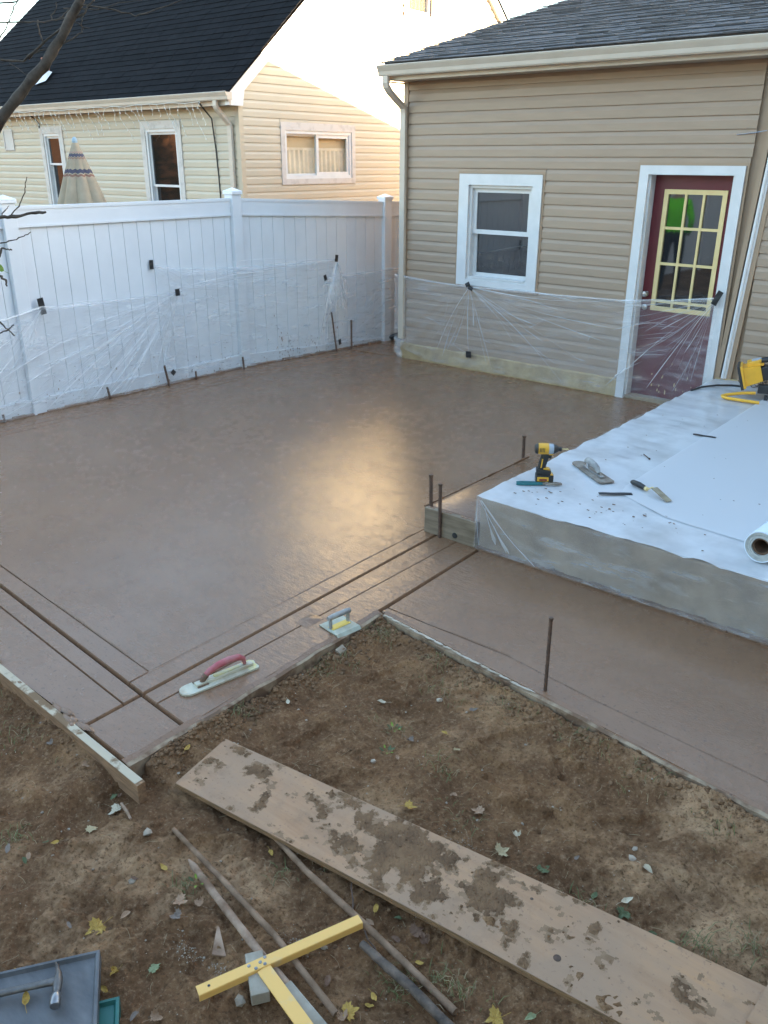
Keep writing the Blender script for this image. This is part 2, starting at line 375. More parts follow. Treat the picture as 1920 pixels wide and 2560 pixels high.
# ------------------------------------------------------------------ fresh slab: panels between tooled grooves
def panel(mb, poly, top=0.0, inset=.0085, drop=.020, thick=.14, edges=None):
    c = [Vector((p[0], p[1], 0)) for p in poly]; n = len(c); inner = []
    ed = [{'T': (inset, drop), 't': (.0055, .007), 'f': (.017, .022), 'n': (.0008, .0006)}[k] for k in (edges or 'T'*n)]
    area = sum(c[i].x*c[(i+1) % n].y-c[(i+1) % n].x*c[i].y for i in range(n))
    if area < 0: c = c[::-1]; ed = ed[::-1]; ed = ed[1:]+ed[:1]
    for i in range(n):
        p, q, r = c[i-1], c[i], c[(i+1) % n]; i1, i2 = ed[i-1][0], ed[i][0]
        e1 = (q-p).normalized(); e2 = (r-q).normalized(); n1 = Vector((-e1.y, e1.x, 0)); n2 = Vector((-e2.y, e2.x, 0))
        den = e1.x*e2.y-e1.y*e2.x
        if abs(den) < .05: k = (n1*i1+n2*i2)*.5
        else: k = e1*((i2-i1*n1.dot(n2))/n2.dot(e1))+n1*i1
        inner.append(q+k)
    dz = [max(ed[i-1][1], ed[i][1]) for i in range(n)]
    mid = [q.lerp(w, .55)+Vector((0,0,top-d*.32)) for q, w, d in zip(c, inner, dz)]
    inn = [w+Vector((0,0,top)) for w in inner]
    out = [q+Vector((0,0,top-d)) for q, d in zip(c, dz)]; bot = [q+Vector((0,0,top-thick)) for q in c]
    fs = [tuple(range(3*n, 4*n))]
    for k in range(3): fs += [(k*n+i, k*n+(i+1) % n, (k+1)*n+(i+1) % n, (k+1)*n+i) for i in range(n)]
    mb.mesh(bot+out+mid+inn, fs)
slab = thing('concrete_slab', None, None, (1.4,-3,0)); slab['kind'] = 'structure'
slab['label'] = 'freshly poured brown concrete patio slab, still wet'
g = .004
def P(poly, edges=None, name='slab_panel', parent=None):
    mb = MB(); panel(mb, poly, edges=edges); return mb.part(name, m_wet, parent or slab, smooth=False)
def c2(x): return -6.11-.0625*(x-1.823)
def c3(x): return -6.359-.0638*(x-2.31)
fx = [-1.14, -.850, -.735, -.625]
for a, b, e in zip(fx, fx[1:], ('nTttnt', 'tTttnt', 'tTttnt')):      # strips beside the fence, bending with it
    P([(a, jA(a)+g), (b, jA(b)+g), (b, -1.65), (b+.16, -.12), (a+.16, -.12), (a, -1.65)], 'Tff'+'t'+('n' if a < -1 else 'f')+('n' if a < -1 else 'f'))
xm = fx[-1]
P([(xm, c2(xm)), (3.464, c2(3.464)), (3.434, -3.99), (3.42, -2.7), (3.86, -2.7), (3.86, .3), (.05, .3), (.05, -.02), (xm+.16, -.12), (xm, -1.65)], 'ttnnnnntff')
P([(xm, jA(xm)+g), (3.47, jA(3.47)+g), (3.464, c2(3.464)), (xm, c2(xm))], 'Ttt'+'t')
P([(3.47, jA(3.47)+g), (jB(-6.3)-g, jA(3.6)+g), (jB(-4.05)-g, -4.035), (3.434, -4.035), (3.464, c2(3.464))], 'TTntt')
P([(-1.14, -.12), (.05, -.02), (.05, .10), (-1.14, .06)], 'tttn'); P([(-1.14, .06), (.05, .10), (.05, .24), (-1.14, .22)], 'tttn'); P([(-1.14, .22), (.05, .24), (.05, 6), (-1.14, 6)], 'tnnn')
P([(-1.14, jA(-1.14)-g), (jB(-6.3)-g, jA(3.6)-g), (jB(-6.46)-g, c3(3.6)), (-1.14, c3(-1.14))], 'TTtn')
P([(-1.14, c3(-1.14)), (jB(-6.46)-g, c3(3.6)), (jB(-6.7)-g, edgeN(3.6)), (-1.14, edgeN(-1.14)-.1)], 'tTnn')
P([(jB(-6.36)+g, jA(3.62)-g), (edgeE(-6.4), jA(3.9)-g), (edgeE(-6.7), edgeN(3.9)), (jB(-6.7)+g, edgeN(3.6))])
P([(jB(-6.33)+g, jA(3.62)+g), (3.705, jA(3.705)+g), (3.715, -4.035), (jB(-4.05)+g, -4.035)], 'TtnT')
P([(3.705, jA(3.705)+g), (edgeE(-6.4), jA(3.9)+g), (3.914, -5.045), (3.885, -4.035), (3.715, -4.035)], 'TTTnt')
walk = thing('concrete_walkway', None, None, (5.2,-4.6,0)); walk['kind'] = 'structure'
walk['label'] = 'wet brown concrete walkway along the wrapped porch'
wl_ = [(3.927,-5.0), (4.69,-4.985), (5.2,-5.045), (5.95,-5.10), (9.5,-5.45)]
P(wl_[:1]+[(3.894, -4.035), (9.5, -4.035)]+wl_[:0:-1], 'Tnntttt'[:3]+'tttt', 'walkway_panel', walk)
P([(3.95, edgeP(3.95)), (3.924, -5.05)]+wl_+[(9.5, edgeP(9.5))], 'TTttttnn', 'walkway_panel', walk)
mb = MB(); mb.box(-1.13, 3.9, -6.6, .2, -.13, -.030); mb.part('groove_bed', m_wet, slab)
def ridge(mb, pts, w=.006, h=.0022, wob=.004, seed=0):   # raised burr left along a tool pass
    rnd = random.Random(seed); path = []
    for a, b in zip(pts, pts[1:]):
        a, b = Vector(a), Vector(b); k = max(2, int((b-a).length/.09))
        for i in range(k): path.append(a.lerp(b, i/k))
    path.append(Vector(pts[-1])); vs_ = []
    d = (path[-1]-path[0]).normalized(); nrm = Vector((-d.y, d.x))
    for p in path:
        o = nrm*rnd.uniform(-wob, wob); ww = w*rnd.uniform(.5, 1.3); hh = h*rnd.uniform(.2, 1.2)
        for s, z in ((-1, .0004), (-.2, hh), (1, .0004)): q = p+o+nrm*ww*s; vs_.append((q.x, q.y, z))
    k = len(path)
    mb.mesh(vs_, [(i*3+j, (i+1)*3+j, (i+1)*3+j+1, i*3+j+1) for i in range(k-1) for j in range(2)])
mb = MB()
lines = [[(3.3,-4.03),(3.2,-3.98)], [(1.9,-2.2),(2.05,-2.35)], [(3.47,-6.22),(3.43,-4.1)], [(4.0,-4.99),(4.7,-4.975)], [(2.1,-6.12),(3.4,-6.205)]]
for i, l in enumerate(lines): ridge(mb, l, w=.005, h=.003, seed=i)
mb.part('trowel_line', m_wet, slab, smooth=True, kind='stuff')
# slump and dug-out beside the edger
mb = MB()
mb.grid(lambda u, v: (3.66+.09*u, -5.44+.13*v, .001+.010*math.sin(math.pi*u)*max(0, math.sin(math.pi*v))*(1 if v > .4 else .4)), 8, 8)
mb.part('slump', m_wet, slab, smooth=True)

# ------------------------------------------------------------------ porch and step
porch = thing('concrete_porch', 'grey concrete porch platform wrapped in clear plastic', 'porch', (6.0,-2.0,0))
mb = MB(); mb.bbox((6.7,-2.045,.10), (2.83,0,0), (0,1.99,0), (0,0,.235), .012); mb.part('platform', m_darkconc, porch)
mb = MB()                                                     # soil squeezed along the foot of the porch
for k in range(60):
    x = 3.9+k*.06; mb.bbox((x,-4.045,.004), (.035,0,0), (0,.012+.01*random.random(),0), (0,0,.012+.014*random.random()), .004)
mb.part('splash_line', m_mud, porch)
step = thing('concrete_step', 'freshly poured brown concrete step beside the wrapped porch', 'step', (3.65,-3.4,0))
mb = MB(); panel(mb, [(3.455,-4.012), (3.855,-4.012), (3.855,-2.76), (3.43,-2.76)], .168, .02, .02, .3); mb.part('step_body', m_wet, step, smooth=True)
mb = MB()
for k in range(26):
    y = -4.0+k*.05; mb.bbox((3.437-.004*k/26, y, .166), (.006,0,0), (0,.03,0), (0,0,.004+.006*random.random()), .002)
mb.part('edge_burr', m_wet, step)

# ------------------------------------------------------------------ houses: siding helpers
def siding(parent, mat, A, d, n, rows, lip=.0165):
    """rows: (z0, z1, [(u0,u1),...]) on the wall through A along d with outward normal n"""
    A, d, n = Vector(A), Vector(d), Vector(n)
    for z0, z1, segs in rows:
        for u0, u1, *cut in segs:
            if u1-u0 < .02: continue
            sl0, sl1 = (cut+[0, 0])[:2]                        # raking ends: shift of the top corner
            mb = MB(); a = A+d*u0; b = A+d*u1; ta = d*sl0; tb = d*sl1; zz = Vector((0,0,1))
            vs_ = [a+n*lip+zz*z0, a+n*.002+zz*z1+ta, a-n*.004+zz*z1+ta, a-n*.004+zz*z0, b+n*lip+zz*z0, b+n*.002+zz*z1+tb, b-n*.004+zz*z1+tb, b-n*.004+zz*z0,
                   a+n*(lip-.001)+zz*lerp(z0,z1,.60)+ta*.6, b+n*(lip-.001)+zz*lerp(z0,z1,.60)+tb*.6]
            mb.mesh(vs_, [(0,8,9,4),(8,1,5,9),(1,2,6,5),(2,3,7,6),(3,0,4,7),(0,3,2,1,8),(4,9,5,6,7)])
            mb.part('siding_board', mat, parent)
def courses(z0, z1, e, u0, u1, holes):
    rows = []; z = z0
    while z < z1-.01:
        zt = min(z+e, z1); segs = [(u0, u1)]
        for h0, h1, g0, g1 in holes:
            if zt > g0+.004 and z < g1-.004:
                new = []
                for s0, s1 in segs:
                    if h1 <= s0 or h0 >= s1: new.append((s0, s1)); continue
                    if h0 > s0: new.append((s0, h0))
                    if h1 < s1: new.append((h1, s1))
                segs = new
        rows.append((z, zt, segs))
        for h0, h1, g0, g1 in holes:
            a, b_ = max(h0, u0), min(h1, u1)
            if b_-a < .02: continue
            if zt > g0+.004 and z < g1-.004:
                if z < g0-.006: rows.append((z, g0, [(a, b_)]))
                if zt > g1+.006: rows.append((g1, zt, [(a, b_)]))
        z = zt
    return rows
def frame_boxes(mb, A, d, n, u0, u1, z0, z1, w, y0, y1, sides='LRTB'):
    A, d, n = Vector(A), Vector(d), Vector(n); z = Vector((0,0,1))
    def bx(ua, ub, za, zb, ya=y0, yb=y1): mb.obox(A+d*((ua+ub)/2)+n*((ya+yb)/2)+z*((za+zb)/2), d*((ub-ua)/2), n*((yb-ya)/2), z*((zb-za)/2))
    if 'L' in sides: bx(u0, u0+w, z0, z1)
    if 'R' in sides: bx(u1-w, u1, z0, z1)
    if 'T' in sides: bx(u0+w, u1-w, z1-w, z1)
    if 'B' in sides: bx(u0+w, u1-w, z0, z0+w)
def rect(mb, A, d, n, u0, u1, z0, z1, y0, y1):
    A, d, n = Vector(A), Vector(d), Vector(n); z = Vector((0,0,1))
    mb.obox(A+d*((u0+u1)/2)+n*((y0+y1)/2)+z*((z0+z1)/2), d*((u1-u0)/2), n*((y1-y0)/2), z*((z1-z0)/2))

# ------------------------------------------------------------------ the tan house
O3, DX, NY = (0,0,0), (1,0,0), (0,-1,0)
tan = thing('tan_house', 'tan vinyl-sided house with grey shingle roof and maroon back door', 'house', (0,0,0))
E_ = .1118; ZL = 2.293
zs = ZL-E_*19+.0                                               # lowest full course
mb = MB()
mb.box(.02, .90, .02, .30, .05, 3.2); mb.box(.90, 1.72, .02, .30, .05, 1.01); mb.box(.90, 1.72, .02, .30, 2.03, 3.2); mb.box(1.72, 2.93, .02, .30, .05, 3.2)
mb.box(2.93, 3.76, .02, .30, 2.16, 3.2); mb.box(3.76, 14.0, .02, .30, .05, 3.2); mb.box(.02, 14, .30, 8.4, -.1, 3.2)
wall = mb.part('wall', m_tantrim, tan)
holes = [(.765, 1.845, .93, 2.148), (2.833, 3.852, -.2, 2.243), (-.1, .03, -1, 4)]
siding(wall, m_tan, (0,0,0), DX, NY, courses(zs, 3.05, E_, .055, 3.86, holes))
siding(wall, m_tan, (0,0,0), DX, NY, courses(zs-.004, 3.05, E_, 4.045, 9.0, []))
mb = MB(); mb.box(-.01, .052, -.022, .06, .2, 3.05); mb.part('corner_post', m_tantrim, tan)
# soft channel round openings
for (u0, u1, z0, z1, sd) in ((.765, 1.845, .93, 2.148, 'LRTB'), (2.833, 3.852, .0, 2.243, 'LRT')):
    mb = MB(); frame_boxes(mb, O3, DX, NY, u0, u1, z0, z1, .022, .0, .022, sd); mb.part('trim_channel', m_tantrim, tan)
# leaning seam with two trims and a white pipe
def lean(z): return 3.872+.0508*(z-.37)
def leanbox(mb, o0, o1, y0, y1, z0, z1):
    vs_ = []
    for z in (z0, z1):
        for o, y in ((o0,y0),(o1,y0),(o1,y1),(o0,y1)): vs_.append((lean(z)+o, y, z))
    mb.mesh(vs_, [(3,2,1,0),(4,5,6,7),(0,1,5,4),(1,2,6,5),(2,3,7,6),(3,0,4,7)])
mb = MB(); leanbox(mb, -.030, .012, -.026, .01, .36, 3.05); leanbox(mb, .066, .118, -.024, .01, .36, 3.05); mb.part('seam_trim', m_tantrim, tan)
mb = MB(); leanbox(mb, .012, .066, -.004, .01, .36, 3.05); mb.part('seam_gap', m_blackpl, tan)
mb = MB(); mb.tube([(lean(z)+.044, -.03, z) for z in (.36, 1.0, 1.7, 2.5)], .017, 10); mb.tube([(lean(z)+.068, -.026, z) for z in (.36, 1.0, 1.7, 2.5)], .009, 8)
mb.part('white_pipe', m_whitetrim, tan, smooth=True)
mb = MB(); mb.bbox((lean(2.5)+.03, -.04, 2.50), (.03,0,0), (0,.03,0), (0,0,.045), .006); mb.part('junction_box', m_whitetrim, tan)
mb = MB(); mb.tube([(3.95,-.02,2.50), (3.86,-.03,2.485), (3.76,-.022,2.475), (3.70,-.02,2.47)], .004, 6); mb.tube([(3.97,-.02,2.92), (3.93,-.05,2.94), (3.90,-.05,2.90), (3.91,-.03,2.87)], .006, 6)
mb.part('loose_wire', m_steel, tan)
mb = MB()
def fnd(u, v):
    x = -.015+2.87*u; yy = -.028-.010*float(fbm(x, v*.3, 9, 3)); z = -.05+.255*v
    return (x, yy if v < .97 else -.004, z)
mb.grid(fnd, 90, 8); mb.box(-.014, 2.86, -.015, .2, -.1, .19); mb.box(3.85, 9, -.03, .2, -.1, .36); mb.part('foundation', m_found, tan, smooth=False)
# window
win = MB(); rect(win, O3, DX, NY, .90, 1.72, 1.01, 2.03, -.16, -.13); win = win.part('window', m_blackpl, tan)
mb = MB(); rect(mb, O3, DX, NY, .79, 1.822, 2.012, 2.123, .004, .034); rect(mb, O3, DX, NY, .79, .914, .957, 2.012, .004, .034); rect(mb, O3, DX, NY, 1.712, 1.822, .957, 2.012, .004, .034)
rect(mb, O3, DX, NY, .914, 1.712, .957, 1.022, .004, .030); mb.part('casing', m_whitetrim, win)
mb = MB(); frame_boxes(mb, O3, DX, NY, .914, 1.712, 1.022, 2.012, .03, -.13, .003); mb.part('jamb', m_whitetrim, win)
mb = MB(); frame_boxes(mb, O3, DX, NY, .944, 1.682, 1.51, 1.982, .045, -.065, -.035); mb.part('sash', m_whitetrim, win)
mb = MB(); frame_boxes(mb, O3, DX, NY, .944, 1.682, 1.052, 1.555, .042, -.10, -.068); mb.part('sash', m_whitetrim, win)
mb = MB(); rect(mb, O3, DX, NY, .985, 1.642, 1.55, 1.945, -.055, -.05); mb.part('pane', m_glass, win)
mb = MB(); rect(mb, O3, DX, NY, .982, 1.645, 1.09, 1.515, -.09, -.085); mb.part('pane', m_glass, win)
mb = MB(); rect(mb, O3, DX, NY, .98, 1.66, 1.04, 1.056, -.08, .012); mb.part('sill', m_whitetrim, win)
# door
dr = MB(); dr.box(2.967, 3.722, .10, .145, .035, .88); dr.box(2.967, 3.072, .10, .145, .88, 2.137); dr.box(3.662, 3.722, .10, .145, .88, 2.137)
dr.box(3.072, 3.662, .10, .145, 2.012, 2.137); dr.box(3.072, 3.662, .10, .145, .88, .894); dr.box(3.072, 3.662, .128, .145, .894, 2.012)
door = dr.part('door', m_maroon, tan)
mb = MB(); rect(mb, O3, DX, NY, 2.858, 3.828, 2.141, 2.220, .004, .036); rect(mb, O3, DX, NY, 2.858, 2.945, -.03, 2.141, .004, .036); rect(mb, O3, DX, NY, 3.741, 3.828, .30, 2.141, .004, .036)
mb.part('casing', m_whitetrim, door)
mb = MB(); rect(mb, O3, DX, NY, 2.935, 2.966, -.03, 2.15, -.15, .003); rect(mb, O3, DX, NY, 3.723, 3.75, -.03, 2.15, -.15, .003); rect(mb, O3, DX, NY, 2.966, 3.723, 2.138, 2.16, -.15, .003); mb.part('jamb', m_whitetrim, door)
mb = MB(); rect(mb, O3, DX, NY, 2.95, 3.74, -.03, .034, -.16, .01); mb.part('threshold', m_darkconc, door)
mb = MB(); frame_boxes(mb, (0,.10,0), DX, NY, 3.071, 3.663, .893, 2.013, .042, -.02, .012); mb.part('glazing_frame', m_straw, door)
cols = [3.113, 3.292, 3.452, 3.621]; rws = [.985, 1.34, 1.668, 1.971]
cols = [3.113, 3.113+.1693, 3.113+.3387, 3.621]
for c in cols[1:3]:
    mb = MB(); rect(mb, (0,.10,0), DX, NY, c-.011, c+.011, .935, 1.971, -.012, .010); mb.part('muntin', m_straw, door)
for r_ in rws[:3]:
    for i in range(3):
        mb = MB(); rect(mb, (0,.10,0), DX, NY, cols[i]+(.011 if i else 0), cols[i+1]-(.011 if i < 2 else 0), r_-.012, r_+.012, -.012, .009); mb.part('muntin', m_straw, door)
for i in range(3):
    for j in range(3):
        mb = MB(); rect(mb, (0,.10,0), DX, NY, cols[i], cols[i+1], rws[j], rws[j+1], -.013, -.009); mb.part('pane', m_glassD, door)
mb = MB(); rect(mb, (0,.10,0), DX, NY, 3.113, 3.621, .93, .985, -.013, -.009); mb.part('pane', m_glassD, door)
mb = MB(); mb.lathe([(.024,0),(.024,-.012),(.012,-.014),(.012,-.03),(.027,-.036),(.030,-.05),(.024,-.062),(.005,-.066)], (3.012,.10,1.045), 'Y', 18); mb.part('knob', m_steel, door, smooth=True)
mb = MB(); mb.lathe([(.028,0),(.028,-.012),(.02,-.018),(.004,-.019)], (3.008,.10,.915), 'Y', 18); mb.part('deadbolt', m_steel, door, smooth=True)
mb = MB()
rs = random.Random(3)
for k in range(20):
    x = rs.uniform(3.15,3.6); z = .06+abs(rs.gauss(0,.10)); s = rs.uniform(.002,.008)
    mb.obox((x,.0995,z), (s*.6,0,0), (0,.0006,0), (0,0,s*rs.uniform(.8,2.6)))
mb.part('chipped_paint', m_straw, door)
# eaves, gutter, downspout
mb = MB(); mb.box(-.04, 9.5, -.288, -.262, 3.045, 3.205); mb.part('fascia', m_gutter, tan)
mb = MB(); mb.box(-.035, 9.5, -.262, .02, 3.05, 3.062); mb.part('soffit', m_soffit, tan)
mb = MB(); mb.sweep([(-.002,.0),(.075,.0),(.083,.012),(.088,.045),(.112,.085),(.118,.10),(.116,.106),(.108,.106),(.108,.096),(-.002,.096)], [(-.09,-.290,3.085), (9.5,-.290,3.075)], mi=0)
gut = mb.part('gutter', m_gutter, tan)
mb = MB()
pf = [(-.034,-.022),(.034,-.022),(.038,-.018),(.038,.018),(.034,.022),(-.034,.022),(-.038,.018),(-.038,-.018)]
path = [(0.0,-.345,3.09), (.0,-.345,3.02), (.0,-.335,2.985), (.003,-.29,2.94), (.008,-.20,2.88), (.012,-.10,2.82), (.014,-.062,2.79), (.014,-.052,2.74), (.014,-.05,1.5), (.014,-.05,.24)]
mb.sweep([(b_, a) for a, b_ in pf], path, up=(1,0,0)); mb.part('downspout', m_gutter, tan)
mb = MB(); mb.box(-.045, -.032, -.27, 8.6, 3.03, 3.045)
for s in (0,):
    mb.prism([(-.05,-.27,3.06), (-.05,4.2,4.27), (-.05,4.2,4.42), (-.05,-.27,3.21)], (.012,0,0)); mb.prism([(-.05,4.2,4.27), (-.05,8.7,3.05), (-.05,8.7,3.20), (-.05,4.2,4.42)], (.012,0,0))
mb.part('rake_board', m_gutter, tan)
# gable wall under the roof and the roof deck
mb = MB(); mb.prism([(0.0,.0,3.0), (0.0,8.4,3.0), (0.0,8.4,3.27), (0.0,4.2,4.40), (0.0,.0,3.27)], (14,0,0)); mb.part('attic', m_tantrim, tan)
PT = .272; RK = -.05
def rz(y): return 3.218+PT*(y+.32)
deck = MB(); deck.mesh([(RK,-.31,rz(-.31)-.03), (14.3,-.31,rz(-.31)-.03), (14.3,4.2,rz(4.2)-.03), (RK,4.2,rz(4.2)-.03), (14.3,8.7,rz(-.31)-.03), (RK,8.7,rz(-.31)-.03),
   (RK,-.31,rz(-.31)-.004), (14.3,-.31,rz(-.31)-.004), (14.3,4.2,rz(4.2)-.004), (RK,4.2,rz(4.2)-.004), (14.3,8.7,rz(-.31)-.004), (RK,8.7,rz(-.31)-.004)],
   [(0,1,2,3),(3,2,4,5),(6,7,8,9),(9,8,10,11),(0,1,7,6),(5,4,10,11),(0,3,9,6),(3,5,11,9),(1,2,8,7),(2,4,10,8)])
roof = deck.part('roof', m_roofgrey, tan)
sv = Vector((0,1,PT)).normalized(); sn = Vector((0,-PT,1)).normalized(); rs = random.Random(5)
rest = MB(); cnt = 0; exp_ = .135
for k in range(34):
    x = RK-.012+rs.uniform(-.012,.004); s0 = k*exp_/1.0; xe = 6.2 if k < 40 else 6
    while x < xe:
        w = rs.choice([.12,.16,.2,.26,.3]); x1 = min(x+w, xe); th = rs.choice([.006,.009,.014])
        base = Vector((0,-.345,rz(-.345)))+sv*(s0-rs.choice([0,0,.012])); a = base+sn*(.002+.004*(k % 2)); 
        p = [a+Vector((x+.002,0,0)), a+Vector((x1-.002,0,0)), a+Vector((x1-.002,0,0))+sv*(exp_+.03)-sn*.004, a+Vector((x+.002,0,0))+sv*(exp_+.03)-sn*.004]
        q = [p[0]+sn*th, p[1]+sn*th, p[2]+sn*.003, p[3]+sn*.003]
        fs = [(4,5,6,7),(0,1,5,4),(1,2,6,5),(2,3,7,6),(3,0,4,7)]
        if cnt < 290: MB().mesh(p+q, fs).part('shingle', m_roofgrey, roof)
        else: rest.mesh(p+q, fs)
        cnt += 1; x = x1
# the upper courses keep tone steps through small separate faces
rest.part('shingle_field', m_roofgrey, roof, kind='stuff')

# ------------------------------------------------------------------ the cream house behind the fence
crm = thing('cream_house', 'cream vinyl-sided house with steep dark roof, gable partly sunlit', 'house', (-3.5,.6,0))
RY, RZ, EY, EZ, CP = 4.77, 6.80, .36, 3.125, .858
def crz(y): return EZ+CP*(y-EY) if y < RY else EZ+CP*(2*RY-EY-y)
mb = MB(); mb.box(-12.3, -3.68, .78, 8.92, -.1, 3.0); mb.prism([(-3.68,.78,3.0), (-3.68,8.92,3.0), (-3.68,8.92,crz(8.92)-.16), (-3.68,RY,crz(RY)-.16), (-3.68,.78,crz(.78)-.16)], (-8.62,0,0))
cw = mb.part('wall', m_creamtrim, crm)
ce = .1118; cz0 = 2.25+.011-ce*12
A_ = (-3.5,0,0); DY, NX = (0,1,0), (1,0,0)
hol = [(1.375, 3.03, 1.905, 2.775), (4.25, 5.10, 4.40, 5.50)]
rows = []
for k in range(52):
    z0 = cz0+k*ce; z1 = z0+ce
    if z0 > 6.55: break
    def lim(z): return (.665, 8.87) if z < crz(.66)-.17 else ((z+.17-EZ)/CP+EY, 2*RY-EY-(z+.17-EZ)/CP)
    l0, l1 = lim(z0), lim(z1); segs = []
    cr_ = courses(z0, z1, ce*1.01, l0[0], l0[1], hol)
    rows += cr_[1:]
    for (s0, s1) in cr_[0][2]:
        segs.append((s0, s1, (l1[0]-l0[0]) if abs(s0-l0[0]) < 1e-6 else 0, (l1[1]-l0[1]) if abs(s1-l0[1]) < 1e-6 else 0))
    rows.append((z0, z1, segs))
siding(cw, m_cream, A_, DY, NX, rows)
ehol = [(-5.84, -4.82, 1.0, 2.80), (-8.90, -8.14, 1.0, 2.78), (-10.22, -9.86, 2.40, 2.76), (-3.9, -3.5, 0, 0)]
siding(cw, m_cream, (0,.6,0), DX, NY, courses(cz0, 2.97, ce, -12.3, -3.56, ehol))
mb = MB(); mb.box(-3.56, -3.478, .578, .66, .0, 2.97); mb.part('corner_post', m_creamtrim, crm)
# gutter, fascia, downspout, rake trim with return
mb = MB(); mb.box(-12.3, -3.42, .375, .40, 2.95, 3.12); mb.part('fascia', m_gutter, crm)
mb = MB(); mb.box(-12.3, -3.50, .40, .62, 2.965, 2.98); mb.part('soffit', m_soffit, crm)
mb = MB(); mb.sweep([(-.002,.0),(.075,.0),(.083,.012),(.088,.045),(.112,.085),(.118,.10),(.116,.106),(.108,.106),(.108,.096),(-.002,.096)], [(-12.35,.372,3.012), (-3.36,.372,3.012)])
mb.part('gutter', m_gutter, crm)
mb = MB(); path = [(-3.66,.32,3.02), (-3.66,.32,2.95), (-3.66,.335,2.92), (-3.655,.40,2.85), (-3.65,.50,2.76), (-3.65,.545,2.71), (-3.65,.55,2.65), (-3.65,.55,1.8), (-3.65,.55,.3)]
mb.sweep([(b_, a*1.1) for a, b_ in pf], path, up=(1,0,0)); mb.part('downspout', m_gutter, crm)
mb = MB()
for z_a, z_b in ((.36, .62),):
    mb.prism([(-3.498,.36,crz(.36)-.02), (-3.498,.36,2.95), (-3.498,.62,2.95), (-3.498,.66,crz(.62)-.20), (-3.498,RY,RZ-.22), (-3.498,RY,RZ-.02)], (.075,0,0))
    mb.prism([(-3.498,RY,RZ-.22), (-3.498,RY,RZ-.02), (-3.498,9.18,crz(9.18)-.02), (-3.498,9.18,crz(9.18)-.22)], (.075,0,0))
mb.part('rake_trim', m_whitetrim, crm)
deck = MB(); e0, e1 = EY-.02, 2*RY-EY+.02
deck.prism([(-3.40,e0,crz(e0)-.02), (-3.40,RY,RZ-.02), (-3.40,e1,crz(e1)-.02), (-3.40,e1,crz(e1)), (-3.40,RY,RZ), (-3.40,e0,crz(e0))], (-8.95,0,0))
croof = deck.part('roof', m_roofdark, crm)
sv = Vector((0,1,CP)).normalized(); sn = Vector((0,-CP,1)).normalized(); ln = math.hypot(RY-EY, RZ-EZ); k = 0; s0 = -.04; rs = random.Random(8)
while s0 < ln-.05:
    mb = MB(); x = -3.395
    while x > -12.4:
        w = .30+rs.uniform(-.02,.02); x1 = max(x-w, -12.4); b0 = Vector((0,EY,EZ))+sv*(s0-rs.choice([0,0,0,.006])); h0 = .011+rs.uniform(0,.004)
        p = [b0+Vector((x,0,0)), b0+Vector((x1+.006,0,0)), b0+Vector((x1+.006,0,0))+sv*.20, b0+Vector((x,0,0))+sv*.20]
        q = [p[0]+sn*h0, p[1]+sn*h0, p[2]+sn*.002, p[3]+sn*.002]
        mb.mesh(p+q, [(4,5,6,7),(0,1,5,4),(1,2,6,5),(3,0,4,7)]); x = x1
    mb.part('shingle_course', m_roofdark, croof); s0 += .14; k += 1
mb = MB(); c0 = Vector((-8.92,.78,crz(.78)))
mb.mesh([c0+Vector((-.12,-.1,-.02)), c0+Vector((.16,-.02,.04)), c0+Vector((.14,.14,.19)), c0+Vector((-.14,.1,.15)), c0+Vector((-.06,.0,.16)), c0+Vector((.1,.06,.22))], [(0,1,2,3),(0,1,5,4),(1,2,5),(2,3,4,5),(3,0,4)])
mb.part('roof_vent', m_whitetrim, croof)
mb = MB(); mb.tube([c0+Vector((-.03,.14,.12)), c0+Vector((-.07,.16,.42))], [.035,.075], 10); mb.part('vent_pipe', simple('terracotta_paint', (.35,.13,.08), .7), croof)
# windows of the cream house
def curtain(mb, A, d, n, u0, u1, z0, z1, off, amp=.02, waves=9):
    A, d, n = Vector(A), Vector(d), Vector(n)
    mb.grid(lambda u, v: tuple(A+d*lerp(u0, u1, u)+n*(off+amp*math.sin(u*waves*6.28+v*.7))+Vector((0,0,lerp(z0, z1, v)))), waves*8, 2)
m_curtain = simple('cream_curtain', (.85,.72,.55), .9, (.7,.58,.43), 5)
m_shade = simple('dim_room', (.10,.09,.075), .9)
w = MB(); rect(w, A_, DY, NX, 1.40, 3.00, 1.93, 2.745, -.16, -.14); w = w.part('window', m_shade, crm)
mb = MB(); rect(mb, A_, DY, NX, 1.375, 3.03, 2.665, 2.775, .0, .026); rect(mb, A_, DY, NX, 1.375, 1.455, 1.905, 2.665, .0, .026); rect(mb, A_, DY, NX, 2.945, 3.03, 1.905, 2.665, .0, .026); rect(mb, A_, DY, NX, 1.455, 2.945, 1.905, 1.985, .0, .028); mb.part('casing', m_agedwhite, w)
mb = MB(); frame_boxes(mb, A_, DY, NX, 1.455, 2.945, 1.985, 2.665, .045, -.09, .012); mb.part('jamb', m_whitetrim, w)
mb = MB(); frame_boxes(mb, A_, DY, NX, 1.50, 2.19, 2.03, 2.62, .03, -.06, -.035); mb.part('sash', m_whitetrim, w)
mb = MB(); frame_boxes(mb, A_, DY, NX, 2.15, 2.90, 2.03, 2.62, .05, -.03, -.005); mb.part('sash', m_whitetrim, w)
mb = MB(); rect(mb, A_, DY, NX, 1.52, 2.17, 2.05, 2.60, -.05, -.046); mb.part('pane', m_clear, w)
mb = MB(); rect(mb, A_, DY, NX, 2.19, 2.86, 2.07, 2.58, -.02, -.016); mb.part('pane', m_clear, w)
